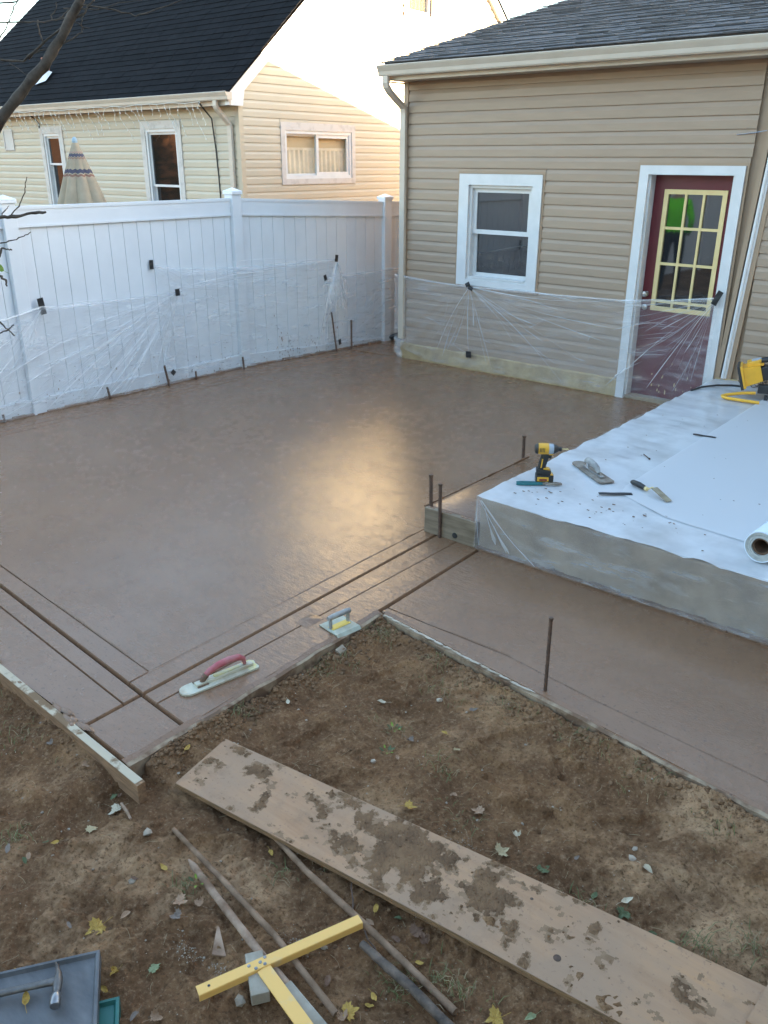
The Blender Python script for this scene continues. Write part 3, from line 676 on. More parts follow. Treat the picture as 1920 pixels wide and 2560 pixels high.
mb = MB(); curtain(mb, A_, DY, NX, 1.50, 2.90, 2.0, 2.40, -.078, .010, 14); rect(mb, A_, DY, NX, 1.50, 2.90, 2.39, 2.43, -.085, -.072); mb.part('curtain', m_curtain, w)
mb = MB(); rect(mb, A_, DY, NX, 1.47, 2.93, 2.43, 2.66, -.10, -.085); mb.part('blind', simple('tan_blind', (.62,.47,.30), .9), w)
w = MB(); rect(w, A_, DY, NX, 4.36, 4.99, 4.48, 5.42, -.12, -.10); w = w.part('window', m_shade, crm)
mb = MB(); frame_boxes(mb, A_, DY, NX, 4.25, 5.10, 4.40, 5.50, .11, .0, .03); mb.part('casing', simple('casing_darkened_for_sun', (.20,.13,.08), .7, (.14,.09,.05), 9), w)  # exposure put into the colour: white casing darkened against direct sun
mb = MB(); frame_boxes(mb, A_, DY, NX, 4.36, 4.99, 4.51, 5.39, .05, -.07, .0); mb.part('sash', m_whitetrim, w)
mb = MB(); rect(mb, A_, DY, NX, 4.40, 4.95, 4.55, 5.35, -.04, -.036); mb.part('pane', m_clear, w)
mb = MB(); curtain(mb, A_, DY, NX, 4.42, 4.93, 4.6, 5.35, -.07, .012, 5); mb.part('curtain', simple('orange_curtain', (.075,.024,.006), .9), w)
B_ = (0,.6,0)
for (u0, u1, z1, zm) in ((-5.84, -4.82, 2.80, 1.88), (-8.90, -8.14, 2.78, 2.18)):
    w = MB(); rect(w, B_, DX, NY, u0+.1, u1-.1, 1.05, z1-.12, -.14, -.12); w = w.part('window', m_shade, crm)
    mb = MB(); frame_boxes(mb, B_, DX, NY, u0, u1, 1.0, z1, .11, .0, .028); mb.part('casing', m_agedwhite, w)
    mb = MB(); frame_boxes(mb, B_, DX, NY, u0+.11, u1-.11, 1.11, z1-.11, .045, -.09, .012); mb.part('jamb', m_whitetrim, w)
    mb = MB(); frame_boxes(mb, B_, DX, NY, u0+.155, u1-.155, zm-.03, z1-.155, .035, -.05, -.02); mb.part('sash', m_whitetrim, w)
    mb = MB(); frame_boxes(mb, B_, DX, NY, u0+.155, u1-.155, 1.155, zm+.02, .035, -.085, -.055); mb.part('sash', m_whitetrim, w)
    mb = MB(); rect(mb, B_, DX, NY, u0+.18, u1-.18, zm, z1-.18, -.038, -.034); mb.part('pane', m_glassB, w)
    mb = MB(); rect(mb, B_, DX, NY, u0+.18, u1-.18, 1.18, zm-.01, -.072, -.068); mb.part('pane', m_glassB, w)
mb = MB(); frame_boxes(mb, B_, DX, NY, -10.22, -9.86, 2.40, 2.76, .03, .0, .03); rect(mb, B_, DX, NY, -10.19, -9.89, 2.43, 2.73, .0, .018); mb.part('wall_vent', m_agedwhite, crm)
mb = MB(); mb.tube([(-4.03,.33,3.0), (-4.03,.40,2.93), (-4.04,.55,2.80), (-4.02,.575,2.4), (-4.0,.58,2.0), (-3.98,.58,1.4)], .011, 6); mb.part('black_cable', m_blackpl, crm)
mb = MB(); mb.tube([(-8.92,.44,2.98), (-8.90,.54,2.90), (-8.86,.565,2.84), (-8.86,.57,2.76)], .012, 6); mb.part('black_cable', m_blackpl, crm)

# icicle lights hanging from its gutter
m_wirew = simple('pale_light_wire', (.70,.70,.62), .5); m_bulb = simple('clear_bulb', (.80,.80,.76), .2)
il = thing('icicle_lights', 'string of unlit icicle lights hanging from the cream house gutter', 'lights', (-7,.25,3.0))
mb = MB(); bb = MB(); rs = random.Random(12)
main = []
x = -3.9
while x > -12.0:
    zt = 3.0+rs.uniform(-.012,.012); main.append((x,.245,zt)); n = rs.choice([1,2,2,3])
    p = Vector((x,.245,zt))
    for j in range(n*2):
        q = p+Vector((rs.uniform(-.045,.045), rs.uniform(-.02,.02)+(.03 if j else 0), -rs.uniform(.05,.085))); mb.tube([p, q], .0028, 4); bb.tube([q, q+Vector((rs.uniform(-.02,.02),0,-.022))], .0055, 5); p = q
    x -= rs.uniform(.12,.2)
mb.tube(main, .004, 4); mb.part('wire', m_wirew, il); bb.part('bulb', m_bulb, il, kind='stuff')

# ------------------------------------------------------------------ white vinyl fence
fence = thing('vinyl_fence', 'tall white vinyl privacy fence with wide top rail', 'fence', (-1.09,-1.652,0))
FA = Vector((-1.09,-1.652,0)); dLf = Vector((-.007,1,0)).normalized(); dRf = Vector((.103,.995,0)).normalized()
def sect(A, d, L, zt0, zt1):
    nrm = Vector((d.y,-d.x,0)); z = Vector((0,0,1)); sl = (zt1-zt0)/L
    def bar(name, u0, u1, z0, z1, y0, y1, parent=fence, mb=None):
        own = mb is None
        if own: mb = MB()
        vs_ = []
        for u in (u0, u1):
            for yy, zz in ((y0,z0),(y1,z0),(y1,z1),(y0,z1)): vs_.append(A+d*u+nrm*yy+z*(zz+sl*u))
        mb.mesh(vs_, [(0,1,2,3),(7,6,5,4),(0,4,5,1),(1,5,6,2),(2,6,7,3),(3,7,4,0)])
        return mb.part(name, m_white, parent) if own else None
    u0, u1 = .064, L-.064
    mb = MB(); bar('', u0, u1, zt0-.158, zt0-.028, -.024, .024, mb=mb); bar('', u0, u1, zt0-.028, zt0, -.030, .030, mb=mb); bar('', u0, u1, zt0-.180, zt0-.158, -.031, .031, mb=mb)
    mb.part('top_rail', m_white, fence)
    mb = MB(); bar('', u0, u1, -.03, .125, -.024, .024, mb=mb); bar('', u0, u1, .125, .142, -.029, .029, mb=mb); mb.part('bottom_rail', m_white, fence)
    mb = MB(); bar('', u0, u1, .14, zt0-.18, -.013, -.004, mb=mb); mb.part('backing', m_white, fence)
    pw = .1612; u = u0+.135
    us = [u0]
    while u < u1-.05: us.append(u); u += pw
    us.append(u1)
    for a, b in zip(us, us[1:]):
        mb = MB()
        vs_ = []
        for zz in (.141, zt0-.178):
            for uu, yy in ((a+.0008,.001),(b-.0008,.001),(b-.0034,.009),(a+.0034,.009)): vs_.append(A+d*uu+nrm*yy+z*(zz+sl*uu))
        mb.mesh(vs_, [(3,2,1,0),(4,5,6,7),(0,1,5,4),(1,2,6,5),(2,3,7,6),(3,0,4,7)]); mb.part('picket', m_white, fence)
def post(p, d, top):
    nrm = Vector((d.y,-d.x,0)); mb = MB(); mb.bbox(Vector(p)+Vector((0,0,top/2-.05)), d*.064, nrm*.064, (0,0,top/2+.05), .006)
    po = mb.part('post', m_white, fence)
    mb = MB(); c = Vector(p)+Vector((0,0,top)); r_ = .076
    b4 = [c-d*r_-nrm*r_, c+d*r_-nrm*r_, c+d*r_+nrm*r_, c-d*r_+nrm*r_]; up = Vector((0,0,.032))
    mb.mesh(b4+[q+up for q in b4]+[c+Vector((0,0,.068))], [(3,2,1,0),(0,1,5,4),(1,2,6,5),(2,3,7,6),(3,0,4,7),(4,5,8),(5,6,8),(6,7,8),(7,4,8)]); mb.part('post_cap', m_white, po)
LS = 2.603
for k in range(5):
    A = FA-dLf*LS*(k+1); sect(A, dLf, LS, 1.865, 1.865)
    post(A, dLf, 1.895)
post(FA, dLf, 1.905)
sect(FA, dRf, 2.328, 1.865, 1.768); post(FA+dRf*2.328, dRf, 1.795)
sect(FA+dRf*2.328, dRf, 2.4, 1.775, 1.68)
mb = MB(); rs = random.Random(21)
def ff(s, z, off):                                         # a point in front of the fence at run s (=world y)
    x = -1.09-.007*(s+1.652) if s < -1.652 else -1.09+.1035*(s+1.652)
    return Vector((x+off, s, z))
for k in range(200):
    s = rs.uniform(-4.9, .5); z = abs(rs.gauss(0,.16))+.02
    if rs.random() < .5: s = rs.choice([-1.2,-1.0,-.85,-.6,-2.0,-4.2])+rs.gauss(0,.1)
    r_ = rs.uniform(.0025,.0065)*(1.6 if rs.random() < .1 else 1); el = rs.uniform(1,2.6)
    pts = [ff(s+r_*math.cos(a)*rs.uniform(.6,1.2), z+el*r_*math.sin(a)*rs.uniform(.6,1.2), .034) for a in [j*math.pi/3 for j in range(6)]]
    mb.prism(pts, (.002,0,0))
mb.part('mud_splatter', m_mud, fence, kind='stuff')
mb = MB()
for k in range(60):
    s = -6+k*.11; w = .04+.05*rs.random(); mb.bbox(ff(s, .004, .035), (.02+.014*rs.random(),0,0), (0,w,0), (0,0,.006+.012*rs.random()), .003)
mb.part('mud_line', m_wet, fence)

# ------------------------------------------------------------------ poly film on the fence and the house wall
def fold(mb, fn, a, b, w0, w1, lift=.0032, n=7, seed=0, curve=0.0):
    rs = random.Random(seed); vs_ = []; dx, dz = b[0]-a[0], b[1]-a[1]; L = math.hypot(dx, dz); px, pz = -dz/L, dx/L
    ph = rs.uniform(0, 6)
    for i in range(n+1):
        t = i/n; w = lerp(w0, w1, t)*(.55+.45*math.sin(ph+t*5))*(1 if t < .85 else (1-t)/.15+.08)
        c = curve*math.sin(math.pi*t)*L; s = a[0]+dx*t+px*c; z = a[1]+dz*t+pz*c
        for k, h in ((-1,.001),(0,lift),(1,.001)): vs_.append(fn(s+px*w*k, z+pz*w*k, h))
    mb.mesh(vs_, [(i*3+j, (i+1)*3+j, (i+1)*3+j+1, i*3+j+1) for i in range(n) for j in range(2)])
def sheet(fn, s0, s1, top, bot, tapes, ns, nv, seed=0, amp=.006):
    mb = MB(); rs = random.Random(seed); k1, k2 = rs.uniform(0,9), rs.uniform(0,9)
    def f(u, v):
        s = lerp(s0, s1, u); zt = interp(top, s); zb = interp(bot, s); z = lerp(zb, zt, v); h = amp*float(fbm(s*3+k1, z*3+k2, 2.0, 3))*2
        for (ts, tz) in tapes:
            ang = math.atan2(z-tz, s-ts); r_ = math.hypot(s-ts, z-tz); h += .0065*math.sin(ang*34+k1)*min(1, r_*2.5)*math.exp(-r_*.9)
        return tuple(fn(s, z, max(-.012, h)))
    return mb.grid(f, ns, nv)
def FN(base): return lambda s, z, h: ff(s, z, base+h)
def HN(base): return lambda s, z, h: Vector((s, -(base+h), z))
def two_folds(fn, L, parent, share=.3):
    rs = random.Random(len(L)); A, B = [], []
    for q in L: (A if rs.random() < share else B).append((q[0], q[1], q[2]*.7, q[3]*.75))
    fold_mesh(fn, A).part('crease', m_fold, parent, kind='stuff'); fold_mesh(fn, B).part('faint_crease', m_foldthin, parent, kind='stuff')
def fold_mesh(fn, L, lift=.0032):
    mb = MB()
    for i, (a, b, w0, w1) in enumerate(L): fold(mb, fn, a, b, w0, w1, lift, seed=i*7+3, curve=random.uniform(-.05,.05))
    return mb
rs = random.Random(31)
# left sheet
fa = thing('plastic_sheet', 'clear plastic sheet taped across the fence left of the middle post, fanned into creases', 'plastic sheet', (-1.0,-3.6,0))
tp = [(-6.9,.9), (-4.47,.93), (-4.10,1.0), (-3.9,.975), (-3.44,.972), (-2.9,.965), (-2.57,.965)]
sheet(FN(.082), -6.9, -2.50, tp, [(-9,.008),(9,.008)], [(-2.571,.96),(-4.1,1.0)], 130, 34, 1).part('film', m_film, fa, smooth=True)
L = []
for k in range(30):
    t = k/29; ang = lerp(math.radians(191), math.radians(232), t); r1 = rs.uniform(.5,1.1); r2 = r1+rs.uniform(.5,1.5); r1 *= .8
    p0 = (-2.571+math.cos(ang)*r1*.75, .955+math.sin(ang)*r1*.75); p1 = (-2.571+math.cos(ang)*r2, .955+math.sin(ang)*r2)
    if p1[1] < .03: f_ = (.955-.03)/(.955-p1[1]); p1 = (-2.571+(p1[0]+2.571)*f_, .03)
    L.append((p0, p1, .004, rs.uniform(.006,.02)))
for k in range(12):
    ang = math.radians(lerp(193, 228, k/11)); L.append(((-2.59,.955), (-2.571+math.cos(ang)*rs.uniform(.5,1.2), .955+math.sin(ang)*rs.uniform(.5,1.1)), .002, .007))
for k in range(9):
    ang = math.radians(rs.uniform(205,250)); r2 = rs.uniform(.5,1.1); L.append(((-4.11,.97), (-4.1+math.cos(ang)*r2, .99+math.sin(ang)*r2*.9), .002, .010))
L += [((-2.58,.94), (-2.86,.15), .002, .012), ((-2.57,.94), (-2.75,.3), .002, .008), ((-2.57,.94), (-2.95,.1), .002, .009), ((-4.08,.99), (-2.6,.962), .006, .004), ((-4.08,.975), (-3.3,.955), .004, .006), ((-4.5,.925), (-4.12,.985), .006, .004), ((-4.9,.90), (-4.12,.97), .006, .003)]
for k in range(26): 
    s = rs.uniform(-4.7,-2.8); z = rs.uniform(.05,.3); L.append(((s, z), (s+rs.uniform(-.25,.25), z+rs.uniform(-.1,.12)), .002, rs.uniform(.004,.009)))
two_folds(FN(.088), L, fa)
# middle sheet
fb = thing('plastic_sheet', 'clear plastic sheet stretched across the middle fence post, gathered in a hanging bunch', 'plastic sheet', (-1.0,-1.5,0))
tp = [(-2.82,1.26), (-2.6,1.215), (-2.2,1.17), (-1.7,1.15), (-1.05,1.125), (-.27,1.135)]
sheet(FN(.090), -2.81, -.27, tp, [(-9,.01),(9,.01)], [(-2.81,1.25),(-.27,1.13),(-2.57,.96)], 90, 34, 2).part('film', m_film, fb, smooth=True)
L = [((-2.79,1.24), (-2.35,.99), .002, .008), ((-2.79,1.235), (-2.2,1.10), .002, .007), ((-2.80,1.24), (-2.5,1.0), .002, .008)]
for k in range(14): 
    z = lerp(1.18,.95,k/13); s1 = rs.uniform(-1.9,-.8); L.append(((-2.5+rs.uniform(0,.15), .985+rs.uniform(0,.04)+.12*(k < 7)), (s1, z+rs.uniform(-.02,.02)), .003, rs.uniform(.004,.011)))
for k in range(9): L.append(((-.29,1.12), (rs.uniform(-1.7,-.7), rs.uniform(1.08,1.13)), .002, rs.uniform(.004,.008)))
for k in range(10): 
    s = rs.uniform(-2.4,-1.2); z = rs.uniform(.5,.9); L.append(((s,z), (s+rs.uniform(.2,.5), z-rs.uniform(.05,.2)), .002, .006))
for s1 in (-.62,-.58,-.52,-.47): L.append(((-.28,1.1), (s1,.03), .003, rs.uniform(.012,.022)))
two_folds(FN(.096), L, fb)
mb = MB()
for k in range(13):
    a = (-.27,1.10); b = (lerp(-.42,-.08,k/12), rs.uniform(.42,.62) if k < 10 else rs.uniform(.5,.75)); fold(mb, FN(.105), a, b, .003, rs.uniform(.014,.03), .02, seed=k)
mb.part('hanging_bunch', film('bunched_poly_film', .26, .2), fb, smooth=True)
# right sheet, behind the corner
fc = thing('plastic_sheet', 'clear plastic sheet on the fence end beside the house corner', 'plastic sheet', (-.9,.5,0))
tp = [(-.45,.92), (.2,.935), (.94,.955), (2.0,.95)]
sheet(FN(.078), -.45, 2.0, tp, [(-9,.01),(9,.01)], [(-.45,.92),(1.3,.5)], 70, 24, 3).part('film', m_film, fc, smooth=True)
L = [((-.43,.915), (.9,.95), .006, .009), ((-.43,.905), (.6,.925), .004, .006)]
for k in range(12): s = rs.uniform(-.1,.8); z = rs.uniform(.05,.5); L.append(((s,z), (s+rs.uniform(.2,.5), z+rs.uniform(.1,.3)), .002, .007))
for k in range(8): z = lerp(.85,.3,k/7); L.append(((.75,z-.05), (1.25,z+rs.uniform(0,.1)), .002, .009))
two_folds(FN(.083), L, fc)
# house wall and door sheet
fd = thing('plastic_sheet', 'clear plastic sheet taped across the tan wall and lower half of the door', 'plastic sheet', (1.9,-.06,0))
tp = [(-.09,1.0), (.1,.99), (.6,.962), (1.0,.955), (1.5,.965), (2.1,.968), (2.82,.985), (3.3,1.03), (3.775,1.10)]
bt = [(-.1,.16), (.4,.03), (2.8,.02), (2.95,.02), (3.78,.02)]
def HD(base):
    def f(s, z, h): return Vector((s, -(base+h)+(.10*math.sin(math.pi*min(1,max(0,(s-2.94)/.80)))*(1 if 2.94 < s < 3.74 else 0)*min(1,max(0,(1.02-z)*3))), z))
    return f
sheet(HD(.060), -.09, 3.775, tp, bt, [(1.0,.955),(3.76,1.06)], 130, 34, 4).part('film', m_filmhouse, fd, smooth=True)
L = []
for (s1, z1, w) in ((.50,.30,.006), (.58,.2,.008), (.66,.12,.010), (.72,.2,.007), (.80,.25,.006), (1.04,.12,.022), (1.08,.5,.012), (1.28,.12,.010), (1.36,.06,.010), (1.62,.4,.008), (2.25,.06,.014), (2.15,.25,.008), (2.0,.45,.016), (2.5,.3,.008), (2.7,.55,.008), (2.75,.7,.007), (2.7,.85,.006), (2.2,.8,.008), (1.9,.62,.010)):
    L.append(((1.0,.945), (s1, z1), .003, w))
for k in range(22):
    ang = math.radians(lerp(184, 258, k/21)); r_ = rs.uniform(.55,1.25); b = (3.755+math.cos(ang)*r_*.85, 1.06+math.sin(ang)*r_)
    if b[1] < .03: f_ = (1.06-.03)/(1.06-b[1]); b = (3.755+(b[0]-3.755)*f_, .03)
    L.append(((3.75,1.055), b, .002, rs.uniform(.004,.008)))
for k in range(12):
    z = lerp(.97,.42,k/11); L.append(((2.88+rs.uniform(-.05,.1), z), (3.3+rs.uniform(-.1,.2), z+rs.uniform(.0,.12)), .002, rs.uniform(.004,.008)))
for k in range(10): s = rs.uniform(.1,2.7); z = rs.uniform(.15,.85); L.append(((s,z), (s+rs.uniform(-.3,.3), z-rs.uniform(-.05,.2)), .002, .005))
L += [((.0,.985), (1.0,.95), .010, .004), ((1.0,.95), (2.82,.975), .005, .010), ((2.82,.975), (3.76,1.085), .010, .004), ((1.05,.93), (2.4,.90), .004, .008), ((2.75,.10), (2.95,.33), .010, .012), ((2.85,.22),(3.1,.40),.01,.012)]
two_folds(HD(.066), L, fd, .12)
mb = MB(); mb.grid(lambda u, v: (-.02+.07*math.cos(u*6.28)*(1-.5*v)+.02*math.sin(v*9), -.06+.05*math.sin(u*6.28)*(1-.4*v), .24-.24*v+.01*math.sin(u*19)), 18, 8)
mb.part('torn_flap', film('torn_poly_film', .22, .2), fd, smooth=True)

def hem(fn, top, parent):
    L = [((a[0], a[1]-.004), (b[0], b[1]-.004), .010, .010) for a, b in zip(top, top[1:])]
    mb = MB()
    for i, (a, b, w0, w1) in enumerate(L):
        n = 8; vs_ = []
        for k in range(n+1):
            t = k/n; s = lerp(a[0], b[0], t); z = lerp(a[1], b[1], t)
            for dz, h in ((-.022-.006*math.sin(s*9), .0), (-.008, .004), (.004, .001)): vs_.append(fn(s, z+dz, h))
        mb.mesh(vs_, [(q*3+j, (q+1)*3+j, (q+1)*3+j+1, q*3+j+1) for q in range(n) for j in range(2)])
    mb.part('hem', film('hem_poly_film', .26, .15), parent)
hem(FN(.090), [(-6.9,.9), (-4.47,.93), (-4.10,1.0), (-3.9,.975), (-3.44,.972), (-2.9,.965), (-2.57,.965)], fa)
hem(FN(.098), [(-2.82,1.26), (-2.6,1.215), (-2.2,1.17), (-1.7,1.15), (-1.05,1.125), (-.27,1.135)], fb)
hem(FN(.086), [(-.45,.92), (.2,.935), (.94,.955), (2.0,.95)], fc)
hem(HD(.068), [(-.09,1.0), (.1,.99), (.6,.962), (1.0,.955), (1.5,.965), (2.1,.968), (2.82,.985), (3.3,1.03), (3.775,1.10)], fd)

# ------------------------------------------------------------------ tape pieces
def tape(c, u, v, n, label, group=None):
    c, u, v, n = map(Vector, (c, u, v, n)); mb = MB(); q = n*.002
    mb.grid(lambda a, b: tuple(c+u*(2*a-1)+v*(2*b-1)+n*(.003+.004*math.sin(a*3.1)*math.sin(b*5))), 3, 5)
    mb.prism([c-u-v, c+u-v, c+u+v, c-u+v], q)
    return mb.solo('tape_strip', m_black, label, 'tape', tuple(c), group=group)
nX = (1,0,0)
for (s, z, w, h, rot, lab, off) in ((-4.09,.995,.030,.075,.12,'black tape on the leftmost fence post holding plastic',.072), (-2.815,1.258,.024,.045,.0,'black tape on a fence board, highest of the left ones',.03),
        (-2.571,.962,.028,.036,.05,'black tape where the fanned plastic creases meet on the fence',.098), (-2.72,.135,.026,.026,.75,'black diamond-turned tape low on the fence near the stake',.10),
        (-.267,1.14,.026,.042,-.15,'black tape above the hanging bunch of plastic',.10), (-.453,.925,.024,.034,.3,'grey-looking tape left of the hanging bunch of plastic',.10), (-.235,.11,.024,.034,.2,'black tape at the foot of the leaning stake by the fence',.10)):
    c = ff(s, z, off); u = Vector((0,math.cos(rot),math.sin(rot)))*w; v = Vector((0,-math.sin(rot),math.cos(rot)))*h; tape(c, u, v, nX, lab)
nY = (0,-1,0)
for (x, z, w, h, rot, lab) in ((.99,.972,.030,.022,.5,'black tape under the tan house window sill, upper piece'), (1.03,.935,.032,.022,-.4,'black tape under the window sill, lower crumpled piece'), (1.042,.19,.036,.036,.05,'square black tape at the foot of the tan wall'), (3.77,1.095,.026,.068,-.42,'black tape on the right door casing')):
    c = (x, -.085, z); u = Vector((math.cos(rot),0,math.sin(rot)))*w; v = Vector((-math.sin(rot),0,math.cos(rot)))*h; tape(c, u, v, nY, lab)

# ------------------------------------------------------------------ steel stakes
def stake(base, top, r_, label, head=False, group=None):
    base, top = Vector(base), Vector(top); s = thing('steel_stake', label, 'stake', tuple(base), group=group)
    mb = MB(); n = max(4, int((top-base).length/.012)); path = [base+Vector((0,0,-.05))]+[base.lerp(top, i/n) for i in range(n+1)]
    mb.tube(path, [r_*(1+(.10 if i % 2 else -.04)) for i in range(len(path))], 8); mb.part('shaft', m_rust, s)
    if head: mb = MB(); mb.tube([top-Vector((0,0,.012)), top, top+Vector((0,0,.006))], [r_*1.1, r_*1.35, r_*1.2], 10); mb.part('head', m_rust, s)
    return s
stake((-1.0,-4.62,0), (-1.0,-4.625,.075), .012, 'short rusty stake at the left end of the fence foot')
stake((-.985,-3.511,0), (-.99,-3.53,.125), .011, 'short rusty stake before the left fence panel')
stake((-.985,-2.786,0), (-.99,-2.82,.225), .011, 'taller rusty stake beside the diamond tape at the fence')
stake((-.985,-2.42,0), (-.985,-2.42,.095), .010, 'small rusty stake right of the diamond tape')
stake((-.97,-1.74,0), (-.97,-1.75,.145), .011, 'rusty stake at the foot of the middle fence post')
stake((-.84,-.30,0), (-.86,-.36,.50), .010, 'tall thin leaning stake under the hanging plastic')
stake((-.80,-.06,0), (-.80,-.06,.37), .012, 'dark upright stake left of the house corner')
stake((4.982,-5.125,-.06), (4.975,-5.12,.375), .0085, 'long rusty rebar stake at the edge of the walkway', True)
stake((3.47,-4.0,.0), (3.455,-3.995,.375), .012, 'rusty stake behind the step form board', True)
stake((3.59,-4.066,.0), (3.585,-4.068,.365), .011, 'rusty stake in front of the step form board', True)
stake((3.42,-2.78,.12), (3.415,-2.78,.34), .012, 'rusty stake at the far corner of the step', True)

# ------------------------------------------------------------------ form boards
m_form = simple('weathered_form_wood', (.42,.33,.24), .85, (.19,.13,.085), 9, .2, bmp=.4, bscale=40, stretch=(1,1,1))
m_formpale = simple('cement_whitened_wood', (.62,.60,.55), .85, (.20,.13,.08), 7, .2, bmp=.4, bscale=30, lo=.48, hi=.62)
m_formgrey = simple('grey_form_board', (.30,.235,.165), .85, (.15,.11,.07), 8, .2, bmp=.4, bscale=50, stretch=(.4,.4,3))
m_strip = simple('muddy_bender_board', (.36,.26,.17), .85, (.17,.10,.06), 10, .2, bmp=.4, lo=.42, hi=.58)
fb1 = thing('form_board', 'cement-splashed timber form board along the lower left slab edge', 'board', (3.0,-6.66,-.06))
mb = MB(); xa, xb = .6, 4.10
mb.bbox(((xa+xb)/2, edgeN((xa+xb)/2)-.026, -.042), Vector((xb-xa, -.03*(xb-xa)-.02, 0))*.5, (0,.019,0), (0,0,.046), .003); mb.part('timber', simple('brown_form_timber', (.34,.20,.11), .85, (.20,.115,.065), 12, .2, bmp=.3, stretch=(1,6,6)), fb1)
mb = MB(); rs = random.Random(4)
def flake(mb, c, rx, ry, h, rs, n=14):
    ph = rs.uniform(0,6); rg = []
    for j in range(n):
        a = j*6.2832/n; q = 1+.25*math.sin(2*a+ph)+.18*math.sin(5*a+2*ph)+rs.uniform(-.12,.12); rg.append(Vector((c[0]+rx*q*math.cos(a), c[1]+ry*max(.6,min(1.15,q))*math.sin(a)-.030*rx*q*math.cos(a), c[2])))
    cc = Vector(c)+Vector((0,0,h)); mb.mesh([cc]+rg+[p.lerp(cc,.3)+Vector((0,0,h*.3)) for p in rg], [(1+j, 1+(j+1) % n, 1+n+(j+1) % n, 1+n+j) for j in range(n)]+[(0, 1+n+j, 1+n+(j+1) % n) for j in range(n)])
mb = MB(); xa, xb = .6, 4.085; mb.bbox(((xa+xb)/2+.0, edgeN((xa+xb)/2)-.0265, .0052), Vector((xb-xa, -.03*(xb-xa)-.02, 0))*.5, (0,.0175,0), (0,0,.0016), .0006)
mb.part('cement_crust', simple('dried_cement_smear', (.50,.41,.29), .85, (.21,.13,.072), 6.5, .2, bmp=.4, lo=.50, hi=.56), fb1)
mb = MB()
for k in range(26):
    x = rs.uniform(1.6,3.85); flake(mb, (x, edgeN(x)+rs.uniform(-.03,.01), .004), rs.uniform(.02,.06), rs.uniform(.008,.014), .006, rs)
mb.part('concrete_smear', m_wet, fb1, smooth=True, kind='stuff')
fb2 = thing('form_board', 'muddy thin form board between the slab and the soil, running up to the walkway corner', 'board', (3.95,-5.9,-.06))
mb = MB(); ys = np.linspace(-6.67,-5.06,40)
def strip(mb, f, ts, th, h0, h1):
    vs_ = []
    for i, t in enumerate(ts):
        p, nrm = f(t); top = h1*(1)+.010*float(fbm(t*9, 2.2, 1, 3))
        for o, z in ((0,h0),(th,h0),(th,top-.006),(0,top)): q = p+nrm*o; vs_.append((q.x, q.y, z))
    k = len(ts); mb.mesh(vs_, [(i*4+j, (i+1)*4+j, (i+1)*4+(j+1) % 4, i*4+(j+1) % 4) for i in range(k-1) for j in range(4)]+[(0,1,2,3), tuple((k-1)*4+j for j in (3,2,1,0))])
strip(mb, lambda t: (Vector((edgeE(t)+.004+.008*float(fbm(t*3, 1.1, 1, 2)), t, 0)), Vector((1,0,0))), ys, .020, -.14, -.002); mb.part('strip', m_strip, fb2)
mb = MB(); strip(mb, lambda t: (Vector((edgeE(t)-.022, t, 0)), Vector((1,0,0))), ys, .030, -.02, .0035); mb.part('concrete_lip', m_wet, fb2)
fb3 = thing('form_board', 'pale-edged thin form board along the walkway', 'board', (5.0,-5.2,-.06))
mb = MB(); xs = np.linspace(3.96,9.0,90); strip(mb, lambda t: (Vector((t, edgeP(t)-.004, 0)), Vector((0,-1,0))), xs, .018, -.14, -.003); mb.part('strip', m_strip, fb3)
mb = MB(); strip(mb, lambda t: (Vector((t, edgeP(t)+.022, 0)), Vector((0,-1,0))), xs, .028, -.02, .003); mb.part('concrete_lip', m_wet, fb3)
mb = MB(); rs = random.Random(9)
for x in np.arange(4.0, 4.95, .06): flake(mb, (x, edgeP(x)-.012, -.001+.002*rs.random()), rs.uniform(.025,.05), .008, .003, rs)
for x in np.arange(6.2, 6.6, .07): flake(mb, (x, edgeP(x)-.012, -.001), rs.uniform(.02,.04), .008, .003, rs)
mb.part('cement_crust', simple('pale_cement_smear', (.52,.44,.34), .85, (.36,.28,.19), 14), fb3, kind='stuff')
fb4 = thing('form_board', 'grey wooden form board closing the front of the step', 'board', (3.65,-4.04,0))
mb = MB(); mb.bbox((3.655,-4.036,.086), (.20,0,0), (0,.019,0), (0,0,.086), .004); mb.part('timber', m_formgrey, fb4)
mb = MB(); mb.lathe([(.02,0),(.018,-.003),(.004,-.004)], (3.70,-4.055,.04), 'Y', 12); mb.part('knot', m_blackpl, fb4)
mb = MB(); rs = random.Random(6)
for k in range(12): x = rs.uniform(3.47,3.84); flake(mb, (x,-4.034,.1725), rs.uniform(.012,.035), rs.uniform(.008,.014), .006, rs)
mb.part('concrete_smear', m_wet, fb4, kind='stuff')
for (x, y, hgt, rr, lab) in ((3.975,-5.44,.05,.028,'muddy wooden stake stub against the slab form, lower one'), (3.972,-5.33,.035,.02,'muddy wooden stake stub against the slab form, near the corner')):
    s = thing('wooden_stake', lab, 'stake', (x,y,-.1)); mb = MB()
    mb.mesh([(x-.0,y-rr,-.16),(x+.04,y-rr,-.16),(x+.04,y+rr,-.16),(x,y+rr,-.16),(x+.002,y-rr*.9,hgt-.075),(x+.036,y-rr*.8,hgt-.09),(x+.034,y+rr*.8,hgt-.08),(x+.002,y+rr*.9,hgt-.068)], [(3,2,1,0),(4,5,6,7),(0,1,5,4),(1,2,6,5),(2,3,7,6),(3,0,4,7)])
    mb.part('stub', m_form, s)

